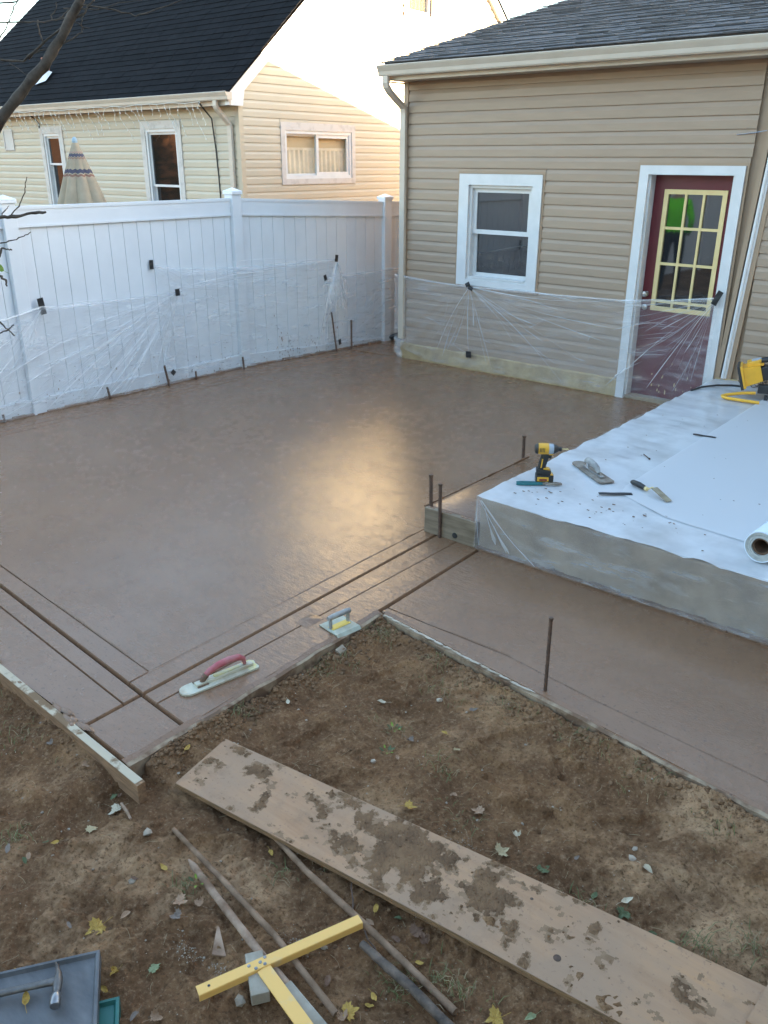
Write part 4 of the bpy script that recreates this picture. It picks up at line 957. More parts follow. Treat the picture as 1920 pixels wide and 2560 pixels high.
# ------------------------------------------------------------------ plastic on the porch
pc = thing('plastic_sheet', 'clear plastic wrapping the porch top and hanging over its front', 'plastic sheet', (5.5,-2.0,.345))
def ptop(u, v):
    x = lerp(3.855, 9.3, u**1.6); y = lerp(-4.055, -.03, v)
    z = .347+.007*float(fbm(x*1.6, y*.8, 2.6, 4)) + .004*abs(float(fbm(x*2+y, y-x, 3.5, 3)))
    e = math.exp(-((x-3.86)/.10)) ; z += .018*e*float(fbm(y*10, 3.3+x, 1, 3))
    e2 = math.exp(-abs(x-(4.18+.02*math.sin(y*2)))/.07) if y > -3.2 else 0; z += .022*e2*float(fbm(y*12+x*3, 7.7, 1, 2))
    e3 = math.exp(-abs(y+4.05)/.10); z += .020*e3*float(fbm(x*8, 5.1+y*2, 1, 3))
    return (x, y, z+.002)
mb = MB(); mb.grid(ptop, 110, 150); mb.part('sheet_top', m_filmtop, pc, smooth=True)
def pfront(u, v):
    x = lerp(3.855, 9.3, u**1.6); z = lerp(.352, .012, v)
    y = -4.058-.010*v-.007*math.sin(v*3.1)*float(fbm(x, z, 4, 3))-.006*math.sin((x*.8+z*1.6)*17)*math.sin(v*3.1)*math.exp(-(x-3.86)/.5)
    return (x, y, z)
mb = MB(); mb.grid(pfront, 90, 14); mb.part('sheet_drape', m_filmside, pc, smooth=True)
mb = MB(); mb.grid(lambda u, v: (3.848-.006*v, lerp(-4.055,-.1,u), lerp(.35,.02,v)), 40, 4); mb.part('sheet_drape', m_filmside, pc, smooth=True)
L = [((3.90,.34), (4.30,.02), .004, .018), ((3.89,.34), (4.10,.05), .003, .010), ((3.93,.30),(4.02,.08),.003,.016), ((4.0,.20),(4.12,.05),.003,.010), ((3.87,.33),(3.9,.04),.003,.008)]
rs = random.Random(17)
for k in range(0): x = rs.uniform(3.9,5.0); z = rs.uniform(.05,.3); L.append(((x,z), (x+rs.uniform(-.05,.1), z-rs.uniform(.01,.07)), .0015, rs.uniform(.002,.006)))
fold_mesh(lambda s, z, h: Vector((s, -4.072-h, z)), L, .006).part('crease', m_foldthin, pc, kind='stuff')
pc2 = thing('plastic_sheet', 'smooth white plastic sheet unrolled over the right part of the porch', 'plastic sheet', (5.3,-2.0,.352))
mb = MB()
def p2(u, v):
    y = lerp(-3.62,-.45,v); x0 = interp([(-3.62,4.86), (-3.445,4.51), (-3.3,4.475), (-.45,4.455)], y); x = lerp(x0, 9.0, u**1.5)
    yy = y-.22*u*(1-v)**3
    return (x, yy, .3565+.0016*float(fbm(x, y, 1.5, 2))+.0012*math.exp(-u*40)*math.sin(y*31))
mb.grid(p2, 60, 90); mb.part('sheet', m_filmtop2, pc2, smooth=True)
# the roll of plastic
roll = thing('plastic_roll', 'roll of white plastic sheeting lying on the porch, brown core end facing out', 'roll', (5.46,-3.80,.355))
ax = Vector((.06,1,0)).normalized(); pr = Vector((ax.y,-ax.x,0)); c0 = Vector((5.475,-3.885,.355+.083))
def ring(mb, r0, r1, y0, y1, n=40, wob=0, seed=0):
    rs = random.Random(seed); ph = rs.uniform(0,6); vs_ = []
    for r_, yy in ((r0,y0),(r1,y0),(r1,y1),(r0,y1)):
        for j in range(n):
            a = 6.2832*j/n; q = r_*(1+wob*math.sin(a*2+ph)+wob*.6*math.sin(a*5+ph*2)); vs_.append(c0+ax*yy+pr*math.cos(a)*q+Vector((0,0,math.sin(a)*q)))
    mb.mesh(vs_, [(k*n+j, k*n+(j+1) % n, ((k+1) % 4)*n+(j+1) % n, ((k+1) % 4)*n+j) for k in range(4) for j in range(n)])
m_rollend = simple('layered_poly_edge', (.52,.52,.48), .5, (.40,.40,.37), 40)
m_rollskin = simple('white_poly_skin', (.74,.80,.86), .25, (.70,.76,.83), 4, .5)
mb = MB(); ring(mb, .078, .083, 0, 3.2, wob=.01); mb.part('outer_wrap', m_rollskin, roll, smooth=True)
mb = MB()
rr = .047
for k in range(8): ring(mb, rr, rr+.0037, .0+.006*random.random(), 3.15, wob=.012+.02*(8-k)/8*.6, seed=k//2); rr += .0039
mb.part('layer', m_rollend, roll, smooth=True)
mb = MB(); ring(mb, .036, .0465, .012, 3.1, wob=.02, seed=9); mb.part('core', simple('brown_cardboard', (.17,.095,.055), .9, (.10,.055,.03), 20), roll, smooth=True)

# ------------------------------------------------------------------ tools on the porch
ZP = .352
m_drillblk = simple('black_tool_rubber', (.02,.019,.017), .5, (.07,.055,.035), 25, lo=.5, hi=.75)
m_tealgrip = simple('teal_grip', (.01,.12,.13), .45, (.02,.16,.17), 15)
m_greypl = simple('grey_tool_nose', (.38,.42,.46), .4)
m_trowelmud = simple('cement_caked_steel', (.16,.115,.085), .8, (.30,.26,.21), 18, .3, bmp=.5, bscale=60)
m_gripgrey = simple('grey_grip', (.20,.19,.18), .5, (.42,.40,.36), 22)
m_darkred = simple('dark_red_print', (.22,.03,.03), .5)

dr_ = thing('impact_driver', 'yellow and black cordless impact driver standing on its battery', 'drill', (4.035,-3.585,ZP), R(36))
mb = MB(); mb.bbox((.012,0,.030), (.056,0,0), (0,.036,0), (0,0,.030), .008); bat = mb.part('battery', m_drillblk, dr_, smooth=True, local=True)
mb = MB(); mb.bbox((.0,-.0368,.034), (.036,0,0), (0,.0012,0), (0,0,.014), .001); mb.part('label_plate', m_yellow, bat, local=True)
mb = MB(); mb.bbox((.002,-.0386,.030), (.024,0,0), (0,.0008,0), (0,0,.006), .0005); mb.part('label_print', m_darkred, bat, local=True)
mb = MB(); mb.bbox((.044,-.004,.064), Vector((.018,0,-.012)), (0,.026,0), Vector((.004,0,.006)), .003); mb.part('latch', m_yellow, bat, local=True)
mb = MB(); mb.bbox((.004,0,.077), Vector((.046,0,-.006)), (0,.031,0), (0,0,.018), .008); mb.part('foot', m_drillblk, dr_, smooth=True, local=True)
mb = MB(); mb.bbox((.020,0,.093), Vector((.022,0,-.004)), (0,.022,0), (0,0,.008), .004); mb.part('belt_pad', m_yellow, dr_, local=True)
mb = MB(); mb.sweep([(-.019,-.020),(-.008,-.026),(.008,-.026),(.019,-.020),(.021,.010),(.012,.023),(-.012,.023),(-.021,.010)], [(-.010,0,.085), (-.006,0,.12), (.004,0,.16), (.012,0,.20)], up=(1,0,0)); mb.part('handle', m_drillblk, dr_, smooth=True, local=True)
mb = MB(); mb.bbox((-.012,-.0205,.135), Vector((.003,0,.03)), (0,.002,0), (.004,0,0), .001); mb.part('grip_stripe', m_yellow, dr_, local=True)
mb = MB(); mb.bbox((.040,0,.178), Vector((.008,0,-.004)), (0,.008,0), Vector((.003,0,.014)), .003); mb.part('trigger', m_drillblk, dr_, local=True)
mb = MB(); mb.lathe([(.022,-.060),(.031,-.055),(.035,-.046),(.035,-.040),(.010,-.039)], (0.0,0,.226), 'X', 20); mb.part('end_cap', m_drillblk, dr_, smooth=True, local=True)
mb = MB(); mb.lathe([(.034,-.041),(.036,-.02),(.036,.022),(.034,.026)], (0.0,0,.226), 'X', 20); mb.bbox((.030,0,.196), (.026,0,0), (0,.017,0), (0,0,.008), .004); mb.part('motor_housing', m_yellow, dr_, smooth=True, local=True)
mb = MB()
for k in range(4): mb.box(-.032+k*.009, -.028+k*.009, -.0375, -.034, .214, .240)
mb.part('cooling_slot', m_drillblk, dr_, local=True)
mb = MB(); mb.lathe([(.035,.026),(.034,.034),(.033,.052),(.030,.056)], (0.0,0,.226), 'X', 20); mb.part('collar', m_greypl, dr_, smooth=True, local=True)
mb = MB(); mb.lathe([(.031,.056),(.029,.066),(.022,.080),(.015,.086),(.013,.090)], (0.0,0,.226), 'X', 20); mb.lathe([(.014,.090),(.014,.104),(.009,.108)], (0,0,.226), 'X', 14); mb.part('nose', m_drillblk, dr_, smooth=True, local=True)
mb = MB(); mb.lathe([(.0045,.106),(.0045,.128),(.003,.132),(.006,.140),(.002,.150)], (0.0,0,.226), 'X', 8); mb.part('bit', m_straw, dr_, smooth=True, local=True)

pl = thing('pliers', 'teal-handled pliers lying before the impact driver', 'pliers', (4.04,-3.64,ZP), R(37))
mb = MB(); mb.sweep([(-.007,-.006),(.007,-.006),(.009,.0),(.007,.007),(-.007,.007),(-.009,0)], [(-.135,.014,.008), (-.10,.020,.008), (-.03,.018,.008), (.02,.008,.008)]); mb.part('handle', m_tealgrip, pl, smooth=True, local=True)
mb = MB(); mb.sweep([(-.007,-.006),(.007,-.006),(.009,.0),(.007,.007),(-.007,.007),(-.009,0)], [(-.138,-.010,.009), (-.10,-.018,.010), (-.03,-.014,.010), (.025,-.004,.010)]); mb.part('handle', m_tealgrip, pl, smooth=True, local=True)
mb = MB(); mb.sweep([(-.006,-.005),(.006,-.005),(.006,.005),(-.006,.005)], [(.02,.008,.009), (.05,.004,.010), (.075,.012,.010), (.11,.016,.009), (.145,.008,.008)]); mb.part('jaw', m_trowelmud, pl, local=True)
mb = MB(); mb.sweep([(-.006,-.005),(.006,-.005),(.006,.005),(-.006,.005)], [(.02,-.004,.011), (.05,-.004,.012), (.075,-.014,.010), (.11,-.010,.009), (.148,.004,.008)]); mb.part('jaw', m_trowelmud, pl, local=True)
mb = MB(); mb.lathe([(.009,.0),(.009,.018),(.006,.020)], (.052,0,0), 'Z', 12); mb.part('pivot', m_steel, pl, smooth=True, local=True)

tr = thing('finishing_trowel', 'mud-caked finishing trowel with grey grip on the porch plastic', 'trowel', (4.19,-3.21,ZP), math.atan2(-3.332+3.083, 4.369-4.008))
mb = MB(); n = 10
pts = [(-.215+.05*(1-math.cos(a)) if 0 else -.165-.05*math.sin(a), .05*math.cos(a)) for a in [math.pi*i/n for i in range(n+1)]]+[(.20,-.055),(.215,-.045),(.215,.045),(.20,.055)]
mb.prism([(x,y,.003) for x, y in pts], (0,0,.006)); mb.part('blade', m_trowelmud, tr, local=True)
mb = MB(); mb.bbox((.03,0,.016), (.115,0,0), (0,.016,0), (0,0,.008), .004); mb.bbox((-.05,0,.035), (.012,0,0), (0,.010,0), (0,0,.022), .004); mb.part('bracket', m_steel, tr, local=True)
mb = MB(); mb.tube([(-.085,0,.055), (-.06,0,.066), (-.02,0,.068), (.03,0,.064), (.07,0,.052), (.095,0,.030)], [.014,.021,.021,.020,.018,.012], 12); mb.part('grip', m_gripgrey, tr, smooth=True, local=True)

mt = thing('margin_trowel', 'small trowel with black grip and bent steel neck on the white sheet', 'trowel', (4.60,-3.31,.357), math.atan2(-3.36+3.271, 4.70-4.495))
mb = MB(); mb.tube([(-.115,0,.020), (-.10,0,.022), (-.05,.004,.022), (.0,.0,.020), (.012,0,.019)], [.010,.017,.018,.015,.011], 12); mb.part('grip', m_drillblk, mt, smooth=True, local=True)
mb = MB(); mb.lathe([(.013,.010),(.013,.028),(.008,.03)], (0,0,.019), 'X', 12); mb.part('ferrule', m_straw, mt, smooth=True, local=True)
mb = MB(); mb.tube([(.028,0,.020), (.045,0,.028), (.06,0,.040), (.072,0,.046), (.082,0,.044)], .0045, 8); mb.part('neck', m_straw, mt, smooth=True, local=True)
mb = MB(); mb.prism([(.078,-.022,.046), (.084,.022,.047), (.218,.020,.006), (.216,-.022,.005)], (.002,0,.003)); mb.part('blade', simple('dull_brass_steel', (.42,.36,.24), .45, (.25,.2,.13), 20, metal=.6), mt, local=True)

m_strapblk = simple('black_rubber_strip', (.02,.022,.026), .5)
for (x0, y0, x1, y1, w, lab) in ((4.412,-3.544,4.571,-3.416,.016,'black strip lying flat before the trowels'), (4.384,-1.953,4.547,-1.93,.013,'black strip lying across the two plastic sheets')):
    a, b = Vector((x0,y0,0)), Vector((x1,y1,0)); d = (b-a).normalized(); p = Vector((-d.y,d.x,0)); mb = MB()
    vs_ = []
    for i in range(9):
        c = a.lerp(b, i/8)+Vector((0,0,.3585+.001*math.sin(i*1.3)))
        vs_ += [c-p*w, c+p*w, c+p*w+Vector((0,0,.003)), c-p*w+Vector((0,0,.003))]
    mb.mesh(vs_, [(i*4+j, (i+1)*4+j, (i+1)*4+(j+1) % 4, i*4+(j+1) % 4) for i in range(8) for j in range(4)]+[(0,1,2,3),(35,34,33,32)])
    mb.solo('rubber_strip', m_strapblk, lab, 'strip', (x0,y0,.355))
mb = MB(); mb.tube([(4.299,-2.642,.358), (4.372,-2.710,.358)], .0035, 6); mb.tube([(4.370,-2.708,.358), (4.374,-2.712,.358)], .007, 8); mb.solo('nail', m_rust, 'single nail lying on the porch plastic', 'nail', (4.33,-2.68,.355))
mb = MB(); rs = random.Random(40)
for k in range(40):
    x, y = rs.uniform(3.95,5.3), rs.uniform(-4.0,-1.2); s = rs.uniform(.001,.003); mb.bbox((x,y,.357), (s*2,0,0), (0,s,0), (0,0,s*.5), s*.2)
for k in range(40):
    x, y = rs.uniform(4.0,5.0), -3.75+rs.gauss(0,.08); s = rs.uniform(.001,.004); mb.bbox((x,y,.356), (s*2.5,0,0), (0,s,0), (0,0,s*.4), s*.2)
mb.solo('mud_crumbs', m_mud, 'tiny mud crumbs scattered over the porch plastic', 'crumbs', (4.6,-3,.352), kind='stuff')

# ------------------------------------------------------------------ yellow work light, cage and cord by the door
wl = thing('work_light', 'yellow halogen work light on bent tube stand beside the door', 'work light', (4.33,-.50,ZP), R(17)); wl.scale = (1.2,1.2,1.2)
def lamp(mb, c, sx, sy, sz, taper=.75, mi=0):
    c = Vector(c); p = []
    for (x, k) in ((-sx,1.0),(sx,taper)):
        for y, z in ((-sy,-sz),(sy,-sz),(sy,sz),(-sy,sz)): p.append(c+Vector((x, y*k, z*k)))
    mb.mesh(p, [(0,3,2,1),(4,5,6,7),(0,1,5,4),(1,2,6,5),(2,3,7,6),(3,0,4,7)], mi)
tilt = Matrix.Rotation(R(-18), 4, 'Y')
def tl(mb): mb.v = [tuple(tilt @ Vector(v)+Vector((0,0,.17))) for v in mb.v]; return mb
mb = MB(); lamp(mb, (-.015,0,0), .065, .085, .070, .80); mb.bbox((.02,0,.074), (.055,0,0), (0,.05,0), (0,0,.022), .006); mb.bbox((-.075,0,0), (.010,0,0), (0,.095,0), (0,0,.082), .004); tl(mb).part('lamp_body', m_yellow, wl, local=True)
mb = MB(); mb.bbox((-.092,0,0), (.010,0,0), (0,.098,0), (0,0,.088), .004); tl(mb).part('lamp_bezel', m_blackpl, wl, local=True)
mb = MB(); mb.bbox((.03,0,.0975), (.032,0,0), (0,.03,0), (0,0,.002), .001); tl(mb).part('rating_plate', m_greypl, wl, local=True)
mb = MB(); mb.bbox((.10,-.01,-.01), (.055,0,0), (0,.04,0), (0,0,.05), .008); tl(mb).part('cooling_fins', m_blackpl, wl, local=True)
mb = MB(); mb.tube([(.02,-.05,.27), (.07,-.05,.285), (.16,-.05,.29), (.205,-.05,.27), (.215,-.05,.22), (.20,-.05,.12), (.185,-.05,.03)], .013, 10); mb.part('frame_tube', m_yellow, wl, smooth=True, local=True)
mb = MB(); mb.tube([(.03,-.05,.278), (.09,-.05,.29), (.15,-.05,.292)], .020, 12); mb.part('foam_grip', m_blackpl, wl, smooth=True, local=True)
mb = MB(); mb.tube([(.03,-.08,.045), (-.06,-.08,.035), (-.16,-.10,.018), (-.19,-.13,.014), (-.185,-.165,.014), (-.15,-.19,.014), (-.05,-.215,.014), (.06,-.235,.014)], .0115, 10); mb.part('foot_tube', m_yellow, wl, smooth=True, local=True)
mb = MB(); mb.bbox((.09,-.06,.075), (.05,0,0), (0,.03,0), (0,0,.03), .006); mb.bbox((.10,-.10,.02), (.012,0,0), (0,.012,0), (0,0,.02), .003); mb.bbox((.22,-.08,.05), (.02,0,0), (0,.016,0), (0,0,.05), .004); mb.part('bracket', m_blackpl, wl, local=True)
mb = MB(); mb.tube([(.10,-.10,.03), (.15,-.18,.010), (.22,-.20,.010), (.30,-.16,.012), (.33,-.08,.03), (.28,-.05,.06), (.18,-.07,.05), (.12,-.12,.03), (.17,-.16,.012), (.26,-.16,.014), (.36,-.14,.014)], .007, 8); mb.part('power_cord', m_blackpl, wl, smooth=True, local=True)
wl2 = thing('work_light', 'second work light cut by the right edge, behind the front one', 'work light', (4.62,-.28,ZP), R(30))
mb = MB(); lamp(mb, (.0,0,0), .075, .10, .075, .85); tl(mb).part('lamp_body', m_yellow, wl2, local=True)
mb = MB(); mb.bbox((-.07,0,0), (.012,0,0), (0,.108,0), (0,0,.09), .004); tl(mb).part('lamp_bezel', m_blackpl, wl2, local=True)
mb = MB(); mb.bbox((.02,0,.08), (.03,0,0), (0,.03,0), (0,0,.006), .002); tl(mb).part('rating_plate', m_greypl, wl2, local=True)
mb = MB(); mb.tube([(-.04,.11,.17), (-.04,.12,.02), (.1,.12,.013), (.1,-.12,.013), (-.04,-.12,.02), (-.04,-.11,.17)], .012, 8); mb.part('frame_tube', m_yellow, wl2, smooth=True, local=True)
cg = thing('wire_coil', 'loose coil of dark wire lying against the wall behind the work light', 'wire', (4.17,-.20,ZP))
mb = MB(); rs = random.Random(50)
for k in range(9):
    a0 = rs.uniform(0,6); r_ = rs.uniform(.10,.14); cxx = 4.16+k*.035; tz = rs.uniform(.3,.9)
    mb.tube([(cxx+rs.uniform(-.005,.005)+.06*math.cos(a), -.15+.05*math.sin(a)*tz, ZP+.115+r_*.85*math.sin(a+.3)) for a in [a0+i*6.2832/22 for i in range(23)]], .0035, 5)
mb.part('loop', m_rust, cg)
mb = MB(); mb.tube([(4.20,-.22,.36), (4.08,-.26,.362), (3.98,-.36,.365), (3.90,-.52,.366), (3.868,-.66,.36), (3.845,-.75,.30), (3.84,-.80,.05)], .009, 8); mb.solo('power_cord', m_blackpl, 'black cord running over the porch edge by the door', 'cord', (3.95,-.4,.35))
mb = MB(); mb.tube([(-.85,.62,.02), (-.72,.80,.07), (-.55,.95,.09), (-.3,1.2,.08), (-.1,1.5,.06)], [.012,.035,.045,.045,.04], 12); mb.tube([(-.83,.66,.015), (-.6,.95,.02), (-.3,1.3,.03)], [.01,.03,.03], 10)
mb.solo('black_hose', m_blackpl, 'black hose lying in the gap between fence and house', 'hose', (-.5,.9,0), smooth=True)

# ------------------------------------------------------------------ hand tools on the slab
m_mag = simple('cement_dusted_magnesium', (.54,.50,.38), .6, (.34,.26,.17), 12, .4, bmp=.2, lo=.5, hi=.75)
m_magyel = simple('yellow_stained_metal', (.62,.52,.16), .6, (.5,.5,.42), 14)
m_redgrip = simple('dusty_red_grip', (.42,.06,.07), .6, (.45,.20,.19), 14, bmp=.2)
ft = thing('hand_float', 'pale hand float with red handle resting on the wet slab', 'float', (3.77,-6.03,.002), math.atan2(-5.839+6.249, 3.829-3.752))
mb = MB(); n = 8
pts = [(-.165-.043*math.sin(a), .043*math.cos(a)) for a in [math.pi*i/n for i in range(n+1)]]+[(.18,-.043),(.19,-.03),(.188,.0),(.195,.025),(.18,.043)]
mb.prism([(x,y,0) for x, y in pts], (0,0,.009)); bl = mb.part('blade', m_mag, ft, local=True)
mb = MB(); mb.bbox((.02,0,.016), (.15,0,0), (0,.016,0), (0,0,.009), .004); mb.part('spine', m_mag, ft, local=True)
mb = MB(); mb.bbox((.04,.0,.027), (.075,0,0), (0,.010,0), (0,0,.006), .004); mb.part('handle_seat', m_magyel, ft, local=True)
mb = MB(); mb.prism([(.135,-.0425,.0085),(.178,-.0425,.0085),(.186,-.03,.0085),(.184,0,.0085),(.190,.025,.0085),(.178,.0425,.0085),(.135,.0425,.0085)], (0,0,.0015)); mb.part('yellow_end', m_magyel, ft, local=True)
mb = MB(); mb.tube([(-.095,0,.018), (-.085,0,.042), (-.055,0,.062), (-.01,0,.076), (.05,0,.082), (.10,0,.076), (.125,0,.060), (.13,0,.03)], [.010,.012,.015,.017,.017,.016,.012,.009], 12); mb.part('grip', m_redgrip, ft, smooth=True, local=True)
mb = MB(); mb.tube([(-.098,0,.012), (-.090,0,.034), (-.072,0,.050)], [.012,.014,.0155], 12); mb.bbox((-.10,.01,.012), (.028,0,0), (0,.032,0), (0,0,.004), .003); mb.part('caked_mud', m_mud, ft, local=True)
ed = thing('concrete_edger', 'small concrete edger with grey handle on the wet slab edge', 'edger', (3.865,-5.315,.002), math.atan2(.15, .02))
mb = MB(); mb.bbox((0,0,.003), (.078,0,0), (0,.072,0), (0,0,.003), .002); mb.prism([(-.078,-.072,.004),(.078,-.072,.004),(.078,-.086,-.012),(-.078,-.086,-.012)], (0,0,.003)); mb.part('plate', simple('pale_cyan_plate', (.44,.47,.38), .55, (.34,.31,.22), 12), ed, local=True)
mb = MB(); mb.bbox((0,-.002,.0075), (.06,0,0), (0,.022,0), (0,0,.0015), .001); mb.bbox((.0,-.01,.0095), (.05,0,0), (0,.007,0), (0,0,.001), .0005); mb.part('yellow_stain', simple('yellow_wood_stain', (.75,.52,.10), .5), ed, local=True)
for x in (-.058,.058):
    mb = MB(); mb.bbox((x,0,.034), (.006,0,0), (0,.009,0), (0,0,.032), .003); mb.part('upright', m_gripgrey, ed, local=True)
mb = MB(); mb.tube([(-.072,0,.068), (-.04,0,.071), (.04,0,.071), (.072,0,.068)], [.013,.015,.015,.013], 12); mb.part('grip', m_gripgrey, ed, smooth=True, local=True)

# ------------------------------------------------------------------ things on the soil
m_ply = None
def plywood():
    m, nt, b = NT('muddy_plywood'); tc = nt.nodes.new('ShaderNodeTexCoord').outputs['Object']
    g_ = noise(nt, tc, 3.0, 6, .6, (.5,6,1)); c = ramp(nt, g_, [(.3,(.34,.175,.085)), (.55,(.42,.235,.125)), (.75,(.49,.25,.105))])
    c = mixc(nt, ramp(nt, noise(nt, tc, 2.6, 5, .6), [(.38,(0,0,0)),(.62,(.85,.85,.85))]), c, (.33,.205,.125))
    c = mixc(nt, ramp(nt, noise(nt, tc, 9, 8, .7), [(.54,(0,0,0)),(.68,(.55,.55,.55))]), c, (.25,.148,.085))
    c = mixc(nt, ramp(nt, noise(nt, tc, 60, 4, .6), [(.60,(0,0,0)),(.68,(.6,.6,.6))]), c, (.22,.135,.085))
    nt.links.new(c, b.inputs['Base Color']); b.inputs['Roughness'].default_value = .8; bump(nt, b, noise(nt, tc, 40, 5, .6), .3, .003); return m
m_ply = plywood(); m_plyedge = simple('plywood_edge', (.32,.17,.07), .85, (.14,.08,.04), 60, stretch=(.2,.2,8))
pk = thing('plywood_plank', 'long muddy plywood plank lying diagonally on the bare soil', 'plank', (5.2,-6.28,-.06))
A0 = Vector((4.085,-6.270,-.045)); A1 = Vector((4.143,-6.578,-.050)); B0 = Vector((6.24,-5.985,-.045)); B1 = Vector((6.36,-6.28,-.055))
B0 = A0+(Vector((6.225,-5.992,-.045))-A0)*1.12; B1 = A1+(Vector((5.945,-6.380,-.050))-A1)*1.32
def plank_pt(u, v, h=0): p = A0.lerp(B0, u).lerp(A1.lerp(B1, u), v); return p+Vector((0,0,h+.010*math.sin(u*2.6)))
mb = MB(); mb.grid(lambda u, v: tuple(plank_pt(u, v)), 60, 8); top = mb.part('face', m_ply, pk)
mb = MB()
for zz in range(5):
    rs2 = random.Random(zz); vs_ = []
    for i in range(61):
        u = i/60; j = rs2.uniform(0,.003); p = plank_pt(u, 1)+Vector((0,-j,-.003-zz*.0036)); q = p+Vector((0,0,-.0030)); r0 = plank_pt(u, .9)+Vector((0,0,-.003-zz*.0036)); vs_ += [p, q, r0+Vector((0,0,-.0030)), r0]
    mb.mesh(vs_, [(i*4+j, (i+1)*4+j, (i+1)*4+(j+1) % 4, i*4+(j+1) % 4) for i in range(60) for j in range(4)])
vs_ = [tuple(plank_pt(0, v/8)+Vector((0,0,h))) for h in (-.0005,-.02) for v in range(9)]; mb.mesh(vs_, [(i, i+1, i+10, i+9) for i in range(8)])
vs_ = [tuple(plank_pt(i/40, 0)+Vector((0,0,h))) for h in (-.0005,-.02) for i in range(41)]; mb.mesh(vs_, [(i, i+1, i+42, i+41) for i in range(40)])
mb.part('ply_edge', m_plyedge, pk)
mb = MB(); c = plank_pt(.665,.72); mb.lathe([(.0105,.0012),(.0125,.0012),(.0125,.0002),(.0105,.0002)], tuple(c), 'Z', 16); mb.lathe([(.0104,.0006),(.001,.0006)], tuple(c), 'Z', 12); c = plank_pt(.60,.24); mb.lathe([(.006,.0006),(.001,.0008)], tuple(c), 'Z', 10); mb.part('knot_hole', m_rust, pk)
mb = MB(); rs = random.Random(60)
def clod(mb, c, r_, rs, flat=.7):
    t = (1+5**.5)/2
    vv = [(-1,t,0),(1,t,0),(-1,-t,0),(1,-t,0),(0,-1,t),(0,1,t),(0,-1,-t),(0,1,-t),(t,0,-1),(t,0,1),(-t,0,-1),(-t,0,1)]
    fs = [(0,11,5),(0,5,1),(0,1,7),(0,7,10),(0,10,11),(1,5,9),(5,11,4),(11,10,2),(10,7,6),(7,1,8),(3,9,4),(3,4,2),(3,2,6),(3,6,8),(3,8,9),(4,9,5),(2,4,11),(6,2,10),(8,6,7),(9,8,1)]
    a = rs.uniform(0,6); ca, sa = math.cos(a), math.sin(a); sx, sy = rs.uniform(.7,1.3), rs.uniform(.7,1.2); out = []
    for x, y, z in vv:
        k = r_/1.9*rs.uniform(.75,1.2); x, y, z = x*k*sx, y*k*sy, z*k*flat; out.append((c[0]+x*ca-y*sa, c[1]+x*sa+y*ca, c[2]+z))
    mb.mesh(out, fs)
NU, NVV = 420, 70
uu, vv = np.meshgrid(np.linspace(.005,.995,NU), np.linspace(.01,.985,NVV), indexing='ij')
px_ = uu*2.45; py_ = vv*.31
env = np.full(uu.shape, -.55)
for (u, v, su, sv_, am) in ((.41,.45,.075,.40,1.0), (.34,.60,.05,.25,.75), (.535,.40,.030,.30,1.05), (.57,.28,.022,.14,.9), (.51,.70,.025,.14,.7), (.10,.28,.025,.16,.62), (.24,.35,.04,.2,.4), (.90,.55,.02,.2,.42), (.28,.1,.05,.1,.5), (.46,.15,.05,.1,.55), (.05,.1,.03,.08,.5)):
    env = np.maximum(env, -.55+am*np.exp(-((uu-u)/su)**2-((vv-v)/sv_)**2))
hh = env + .95*fbm(px_, py_, 13, 6, .74) + .05
zz_ = np.clip(hh, 0, .5)*.007 + (hh > 0)*.004*np.abs(fbm(px_, py_, 90, 3, .7))
mb = MB(); base_ = np.array([[plank_pt(a, b_) for b_ in vv[0]] for a in uu[:,0]]); vs_ = base_.copy(); vs_[..., 2] += zz_+.0004
idx = np.arange(NU*NVV).reshape(NU, NVV); ok = (hh[:-1,:-1] > 0)*1+(hh[1:,:-1] > 0)*1+(hh[1:,1:] > 0)*1+(hh[:-1,1:] > 0)*1 >= 2
fs = [(int(idx[i,j]), int(idx[i+1,j]), int(idx[i+1,j+1]), int(idx[i,j+1])) for i, j in zip(*np.nonzero(ok))]
used = sorted({k for f in fs for k in f}); mp = {k: n for n, k in enumerate(used)}; flat = vs_.reshape(-1,3)
mb.mesh([tuple(flat[k]) for k in used], [tuple(mp[k] for k in f) for f in fs]); mb.part('caked_soil', m_clod, pk, kind='stuff')
h2 = hh+.16+.25*fbm(px_+3, py_, 40, 3, .7); ok = (h2[:-1,:-1] > 0)*1+(h2[1:,:-1] > 0)*1+(h2[1:,1:] > 0)*1+(h2[:-1,1:] > 0)*1 >= 2; vs2 = base_.copy(); vs2[..., 2] += .0005
fs = [(int(idx[i,j]), int(idx[i+1,j]), int(idx[i+1,j+1]), int(idx[i,j+1])) for i, j in zip(*np.nonzero(ok))]
used = sorted({k for f in fs for k in f}); mp = {k: n for n, k in enumerate(used)}; flat = vs2.reshape(-1,3); mb = MB()
mb.mesh([tuple(flat[k]) for k in used], [tuple(mp[k] for k in f) for f in fs]); mb.part('dried_mud_smear', simple('dried_mud_smear', (.30,.185,.108), .9, (.22,.13,.074), 25, .15, bmp=.3), pk, kind='stuff')
mb = MB(); rs = random.Random(60)
for k in range(1600):
    i = rs.randrange(NU); j = rs.randrange(NVV)
    if hh[i,j] < -.28+.3*rs.random(): continue
    r_ = .0015+.005*rs.random()**3; p = base_[i,j]; clod(mb, (p[0], p[1], p[2]+zz_[i,j]+r_*.2), r_, rs, .7)
mb.part('soil_crumbs', m_clod, pk, kind='stuff')
pk2 = thing('plywood_plank', 'end of another plywood board cut off at the lower right corner', 'plank', (6.45,-6.1,-.02))
mb = MB(); q = [Vector((6.255,-5.86,-.012)), Vector((6.235,-6.16,-.012)), Vector((7.4,-6.2,-.012)), Vector((7.4,-5.8,-.012))]; mb.prism(q, (0,0,-.018)); mb.part('face', m_ply, pk2)

